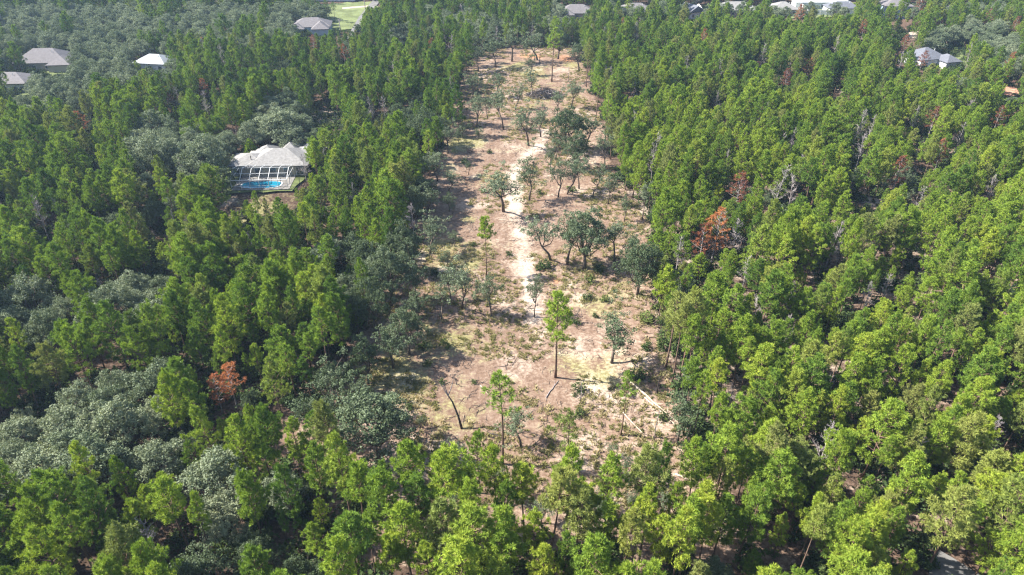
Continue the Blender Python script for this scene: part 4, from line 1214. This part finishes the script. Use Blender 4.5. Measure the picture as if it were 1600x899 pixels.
# brush pile: crossed branches heaped in a mound
g = ground(852, 150)
bp_ = thing('brush_pile', 'dark heap of cut branches high up in the clearing', 'brush pile', (g.x, g.y, gz(g.x, g.y)))
rgb_ = np.random.default_rng(77); mb = MB(); mb2 = MB()
for i in range(620):
    a = rgb_.uniform(0, 6.283); r = rgb_.uniform(0, 1) ** 0.6
    z = (1 - r) * 2.6 * rgb_.uniform(0.2, 1.0)
    c = np.array([math.cos(a) * r * 6.6, math.sin(a) * r * 4.4, z * 1.5 + 0.1]); az = rgb_.uniform(0, 6.283); Lb = rgb_.uniform(1.0, 3.2)
    d = np.array([math.cos(az), math.sin(az), rgb_.uniform(-0.25, 0.45)]) * Lb / 2
    p0 = c - d; p1 = c + d; p0[2] = max(p0[2], 0.05); p1[2] = max(p1[2], 0.05)
    (mb if i % 4 else mb2).tube([p0, c, p1], [0.07, 0.055, 0.02], 4)
build('branches', mb, M['brush'], bp_)['kind'] = 'stuff'
build('pale_branches', mb2, M['greywood'], bp_)['kind'] = 'stuff'

# ------------------------------------------------------------------ houses
def hip_roof(mb, x0, x1, y0, y1, ze, rise, ov=0.5, gable=False, thick=0.22):
    x0 -= ov; x1 += ov; y0 -= ov; y1 += ov
    w, d = x1 - x0, y1 - y0
    if w >= d:
        k = 0.0 if gable else d / 2
        r0 = (x0 + k, (y0 + y1) / 2); r1 = (x1 - k, (y0 + y1) / 2)
        F = [(0, 1, 5, 4), (2, 3, 4, 5), (1, 2, 5), (3, 0, 4)]
    else:
        k = 0.0 if gable else w / 2
        r0 = ((x0 + x1) / 2, y0 + k); r1 = ((x0 + x1) / 2, y1 - k)
        F = [(1, 2, 5, 4), (3, 0, 4, 5), (0, 1, 4), (2, 3, 5)]
    V = [(x0, y0, ze), (x1, y0, ze), (x1, y1, ze), (x0, y1, ze), (*r0, ze + rise), (*r1, ze + rise),
         (x0, y0, ze - thick), (x1, y0, ze - thick), (x1, y1, ze - thick), (x0, y1, ze - thick)]
    F = F + [(0, 6, 7, 1), (1, 7, 8, 2), (2, 8, 9, 3), (3, 9, 6, 0), (9, 8, 7, 6)]
    mb.add(V, F)

def window(par, x, y, z, w, h, face='front', mat_frame='white'):
    f = MB()
    if face == 'front':
        f.box((x, y - 0.05, z), (w + 0.24, 0.10, h + 0.24)); p = MB(); p.box((x, y - 0.115, z), (w, 0.03, h))
        p_m = p
        b = MB(); 
    else:
        f.box((x - 0.05, y, z), (0.10, w + 0.24, h + 0.24)); p_m = MB(); p_m.box((x - 0.115, y, z), (0.03, w, h))
    fo = build('window', f, M[mat_frame], par)
    build('pane', p_m, M['glass'], fo)

def house(name, label, px, py, w, d, ze, rise, roof, wall, rot=0.0, wins=0, gable=False, wings=(), chimney=False, storey2=False):
    g = ground(px, py)
    t = thing(name, label, 'house', (g.x, g.y, 0.2), R(rot))
    mb = MB(); mb.box((0, d / 2, ze / 2), (w, d, ze))
    for (a0, a1, b0, b1, zz, rr) in wings:
        mb.box(((a0 + a1) / 2, (b0 + b1) / 2, zz / 2 - 0.004), (a1 - a0, b1 - b0, zz - 0.01))
    build('wall', mb, M[wall], t)
    rb = MB(); hip_roof(rb, -w / 2, w / 2, 0, d, ze + 0.22, rise, gable=gable)
    ro = build('roof', rb, M[roof], t)
    for (a0, a1, b0, b1, zz, rr) in wings:
        wb = MB(); hip_roof(wb, a0, a1, b0, b1, zz + 0.20, rr); build('roof_wing', wb, M[roof], t)
    if gable:
        gb = MB(); gb.add([(-w / 2 + .02, 0.02, ze), (-w / 2 + .02, d - .02, ze), (-w / 2 + .02, d / 2, ze + rise - .05)], [(0, 1, 2)]); build('gable_end', gb, M[wall], t)
        gb = MB(); gb.add([(w / 2 - .02, 0.02, ze), (w / 2 - .02, d - .02, ze), (w / 2 - .02, d / 2, ze + rise - .05)], [(0, 2, 1)]); build('gable_end', gb, M[wall], t)
    vb = MB(); vb.tube([(w * .2, d * .35, ze + rise * .4), (w * .2, d * .35, ze + rise * .75 + .9)], [.09, .09], 8)
    build('vent_pipe', vb, M['white'], ro)
    if chimney:
        cb = MB(); cb.box((-w * .28, d * .55, ze + rise * .8), (.9, .7, 2.2)); build('chimney', cb, M['stucco'], ro)
    for i in range(wins):
        x = -w / 2 + w * (i + 0.5) / wins
        window(t, x, 0, 1.5, 1.3, 1.25)
        if storey2:
            window(t, x, 0, 4.2, 1.2, 1.2)
    return t

# the pool house
g = ground(424, 262, 2.8)
PH = thing('pool_house', 'light grey roofed house with beige walls beside the screened pool', 'house', (g.x, g.y, 0.38), R(3))
mb = MB(); mb.box((0.5, 5.7, 1.4), (17.0, 11.4, 2.8)); mb.box((-8.5, 4.5, 1.39), (4.6, 8.0, 2.78)); mb.box((8.6, 8.6, 1.38), (6.6, 7.0, 2.76))
build('wall', mb, M['stucco'], PH)
rb = MB(); hip_roof(rb, -6.0, 9.0, 0, 11.4, 3.02, 2.5, 0.6); main = build('roof', rb, M['shingle_light'], PH)
for (a0, a1, b0, b1, z, r) in ((-10.8, -2.0, 0.5, 8.5, 3.0, 1.6), (4.0, 11.9, 5.2, 12.2, 2.98, 1.7), (-5.5, -0.5, 7.0, 12.6, 2.97, 1.9), (0.5, 5.5, 8.0, 13.4, 3.01, 2.2), (6.0, 9.5, 9.5, 13.0, 2.96, 1.8)):
    wb = MB(); hip_roof(wb, a0, a1, b0, b1, z, r, 0.55); build('roof_wing', wb, M['shingle_light'], PH)
vb = MB(); vb.tube([(-5.5, 2.2, 3.8), (-5.5, 2.2, 4.9)], [.1, .1], 8); build('vent_pipe', vb, M['charwood'], main)
for x in (-9.4, -3.5, 0.2, 4.0, 7.2):
    window(PH, x, 0.0 if x > -8 else 0.5, 1.35, 1.7, 1.9)
# patio, pool and screen cage
pt = sheet('pool_patio', [tuple((PH.matrix_basis @ Vector(p)).xy) for p in ((-8.4, -8.6, 0), (6.0, -8.6, 0), (6.0, -0.1, 0), (-8.4, -0.1, 0))], M['concrete'], 0.46)
PW = thing('swimming_pool', 'turquoise swimming pool inside the screen cage', 'swimming pool', (g.x, g.y, 0.47), R(3))
mb = MB()
oval = [(math.copysign(abs(math.cos(a)) ** 0.6, math.cos(a)) * 4.9 - 1.6, math.copysign(abs(math.sin(a)) ** 0.6, math.sin(a)) * 2.0 - 5.6) for a in [i * 2 * math.pi / 32 for i in range(32)]]
mb.add([(x, y, 0.05) for x, y in oval], [tuple(range(32))]); build('water', mb, M['pool'], PW)
mb = MB(); V = []
for k, z in ((1.0, 0.09), (1.09, 0.09)):
    V += [((x + 1.6) * k - 1.6, (y + 5.6) * k - 5.6, z) for x, y in oval]
mb.add(V, [(i, (i + 1) % 32, 32 + (i + 1) % 32, 32 + i) for i in range(32)]); build('coping', mb, M['white'], PW)
CG = thing('screen_cage', 'white framed insect screen cage over the turquoise pool', 'screen cage', (g.x, g.y, 0.46), R(3))
X0, X1, YF, YB, ZF, ZB = -8.2, 5.8, -8.4, -0.75, 2.6, 2.75
def beam(a, b, r=0.06):
    b_ = MB(); b_.tube([a, b], [r, r], 4); build('beam', b_, M['white'], CG)
ZM = 4.3; YM = -4.6
nx_ = 6
for i in range(nx_ + 1):
    x = X0 + (X1 - X0) * i / nx_
    beam((x, YF, 0), (x, YF, ZF), 0.07); beam((x, YF, ZF), (x, YM, ZM)); beam((x, YM, ZM), (x, YB, ZB + 0.6))
beam((X0, YF, ZF), (X1, YF, ZF), 0.11); beam((X0, YM, ZM), (X1, YM, ZM)); beam((X0, YF, 1.0), (X1, YF, 1.0), 0.05); beam((X0, -6.4, 3.5), (X1, -6.4, 3.5), 0.07); beam((X0, YB, ZB + .6), (X1, YB, ZB + .6))
for x in (X0, X1):
    beam((x, YM, 0), (x, YM, ZM)); beam((x, YB, 0), (x, YB, ZB + .6)); beam((x, YF, ZF), (x, YB, ZF), 0.06)
for nm, q in (('screen', [(X0, YF, 0.1), (X1, YF, 0.1), (X1, YF, ZF - .02), (X0, YF, ZF - .02)]), ('screen', [(X0, YF, ZF), (X1, YF, ZF), (X1, YM, ZM), (X0, YM, ZM)]), ('screen', [(X0, YM, ZM), (X1, YM, ZM), (X1, YB, ZB + .6), (X0, YB, ZB + .6)])):
    mb = MB(); mb.add(q, [(0, 1, 2, 3)]); build(nm, mb, M['screen'], CG)
# clipped green cypress beside the house
g2 = ground(395, 250)
t = thing('cypress_tree', 'bright green rounded evergreen standing against the pool house roof', 'evergreen tree', (g2.x, g2.y, 0.3))
rg = np.random.default_rng(5); tk = MB(); cr = MB()
tk.tube([(0, 0, -.3), (0, 0, 4)], [.2, .08], 6)
d = unit(rg.normal(size=(260, 3))); d[:, 2] = abs(d[:, 2])
c = d * np.array([1.9, 1.9, 5.6]) * rg.uniform(.6, 1, 260)[:, None] ** .5 + np.array([0, 0, .3])
c[:, :2] *= (1.08 - (c[:, 2:] / 6.4) ** 2 * 0.8)
tufts(cr, c, 0.5, 10, rg, .16, .8, d)
build('trunk', tk, M['bark'], t); o = build('crown', cr, M['pine'], t); o['tint'] = 0.55

house('house', 'house with large grey-brown roof among blue-grey oaks at far left', 66, 112, 19, 12, 2.9, 4.0, 'shingle_brown', 'stucco', 6, 4, wings=((4, 12, -3, 6, 2.7, 2.4),))
house('house', 'white walled house with dark windows cut by the photo\'s left edge', 4, 146, 18, 10, 3.0, 2.6, 'shingle_brown', 'white', 2, 6)
house('house', 'house with pale metallic roof half hidden by oaks on the left', 236, 113, 13, 9, 2.9, 2.4, 'metal_roof', 'white', -10, 3)
house('house', 'tan roofed house beside the open meadow and the road', 487, 54, 17, 11, 2.9, 3.0, 'shingle_brown', 'blue', 8, 4, wings=((1, 8, -4, 5, 2.7, 2.4), (-9, -3, -2.5, 4, 2.6, 2.0)))
house('house', 'brown roofed house, leftmost of the far roofs beyond the clearing', 902, 32, 17, 11, 2.9, 3.2, 'shingle_brown', 'stucco', 0, 3, wings=((-9, -2, -3, 5, 2.7, 2.2),))
house('house', 'house with low tan hip roof beyond the clearing, next to the brown one', 994, 29, 16, 11, 2.9, 3.0, 'shingle_brown', 'stucco', 0, 3)
house('house', 'small white gabled house with grey roof among far trees', 1088, 30, 9, 10, 3.0, 2.8, 'shingle_grey', 'white', 25, 2, gable=True)
house('house', 'house with wide pale tan roof on the far right side', 1152, 27, 20, 12, 2.9, 3.0, 'shingle_light', 'stucco', 0, 4)
house('house', 'house with pale tan roof half hidden next to the white fence', 1226, 26, 13, 11, 2.9, 2.8, 'shingle_light', 'stucco', 0, 3)
house('house', 'grey roofed house inside the white fenced yard', 1318, 24, 15, 9, 2.9, 2.6, 'shingle_grey', 'white', 0, 4)
house('house', 'two-storey pale blue house with tan hip roof', 1400, 30, 14, 11, 5.6, 2.4, 'shingle_brown', 'blue', -4, 4, storey2=True)
house('house', 'grey-blue roofed house with white walls beside a small lawn', 1456, 106, 12, 11, 2.9, 3.2, 'shingle_grey', 'white', 14, 3, wings=((2, 8, -4.5, 3, 2.7, 2.0),))
house('house', 'small brown roof among trees right of the two-storey house', 1488, 30, 11, 9, 2.8, 2.4, 'shingle_brown', 'white', 0, 2)
house('house', 'white walled house cut by the top edge beyond the meadow', 520, 3, 24, 12, 3.0, 2.8, 'metal_roof', 'white', 0, 5)
house('house', 'pale house cut by the top edge at far left', 60, 2, 16, 11, 3.0, 2.6, 'metal_roof', 'white', 0, 3)
house('house', 'pale house cut by the top edge above the left oaks', 340, 5, 20, 11, 3.0, 2.6, 'metal_roof', 'white', 0, 3)
house('house', 'pale house cut by the top edge at far right', 1565, 5, 22, 11, 3.0, 2.6, 'metal_roof', 'white', 0, 4)

# white fence round the yard at the far right
def fence(a, b, label, hgt=2.0):
    A = ground(*a); B = ground(*b); Ld = B - A; n = max(2, int(Ld.length / 2.6))
    t = thing('white_fence', label, 'fence', (A.x, A.y, 0.3), math.atan2(Ld.y, Ld.x), 'white yard fence')
    mb = MB(); mb.box((Ld.length / 2, 0, hgt / 2), (Ld.length, 0.06, hgt - 0.1)); build('panel', mb, M['white'], t)
    for i in range(n + 1):
        p = MB(); p.box((Ld.length * i / n, 0, hgt / 2 + .05), (0.16, 0.16, hgt + .1)); build('post', p, M['white'], t)
house('house', 'long low white roofed building along the back of the far fenced yard', 1284, 15, 28, 7, 3.2, 1.4, 'white', 'white', 0, 5)
fence((1246, 10), (1262, 24), 'white fence down the left side of the far yard', 2.6)
fence((1318, 9), (1336, 22), 'white fence down the right side of the far yard', 2.6)
fence((1262, 24), (1300, 25), 'white fence along the front of the far yard', 2.4)

# utility poles by the far road
for px, py, top, lab in ((571, 16, -14, 'wooden utility pole beside the far road'), (532, 48, 30, 'wooden utility pole at the near end of the meadow')):
    g = ground(px, py); h = height_at(px, py, top)
    t = thing('utility_pole', lab, 'utility pole', (g.x, g.y, 0))
    mb = MB(); mb.tube([(0, 0, -.3), (0, 0, h)], [.2, .14], 8); build('pole', mb, M['greywood'], t, smooth=True)
    mb = MB(); mb.box((0, 0.2, h - .6), (2.2, .14, .16)); c_ = build('crossarm', mb, M['greywood'], t)
    for x in (-.9, 0.45, .9):
        mb = MB(); mb.tube([(x, 0.2, h - .52), (x, 0.2, h - .3)], [.06, .04], 6); build('insulator', mb, M['white'], c_)

# tall bare-stemmed pines along the meadow
for i, (px, py, top, lab) in enumerate(((478, 34, 2, 'first tall bare-stemmed pine of the meadow group, on its left end'), (490, 33, 0, 'second tall bare-stemmed pine of the meadow group'), (501, 34, 3, 'third tall bare-stemmed pine of the meadow group'),
                                         (511, 33, 0, 'fourth tall bare-stemmed pine of the meadow group'), (523, 36, 4, 'last tall bare-stemmed pine of the meadow group, nearest the road'))):
    g = ground(px, py)
    tree('pine_tree', 'thinpine', lab, 'pine tree', g.x, g.y, height_at(px, py, top), 1.3, .3, group='tall pines along the meadow')

# ------------------------------------------------------------------ haze
mb = MB(); mb.box((0, 0, 40.0), (6400, 6400, 82.0))
m, N, L = newmat('haze_air')
pv = N.new('ShaderNodeVolumePrincipled')
pv.inputs['Color'].default_value = (*HAZE_COLOR, 1)
pv.inputs['Density'].default_value = HAZE_DENSITY
pv.inputs['Anisotropy'].default_value = 0.2
o_ = N.new('ShaderNodeOutputMaterial'); L.new(pv.outputs[0], o_.inputs['Volume'])
hz = build('haze', mb, m)
hz['kind'] = 'stuff'
print('WOODS', len(WOODS), 'pines', len(pines), 'oaks', len(oaks), 'inframe pines', sum(t['inframe'] for t in pines), 'inframe oaks', sum(t['inframe'] for t in oaks))
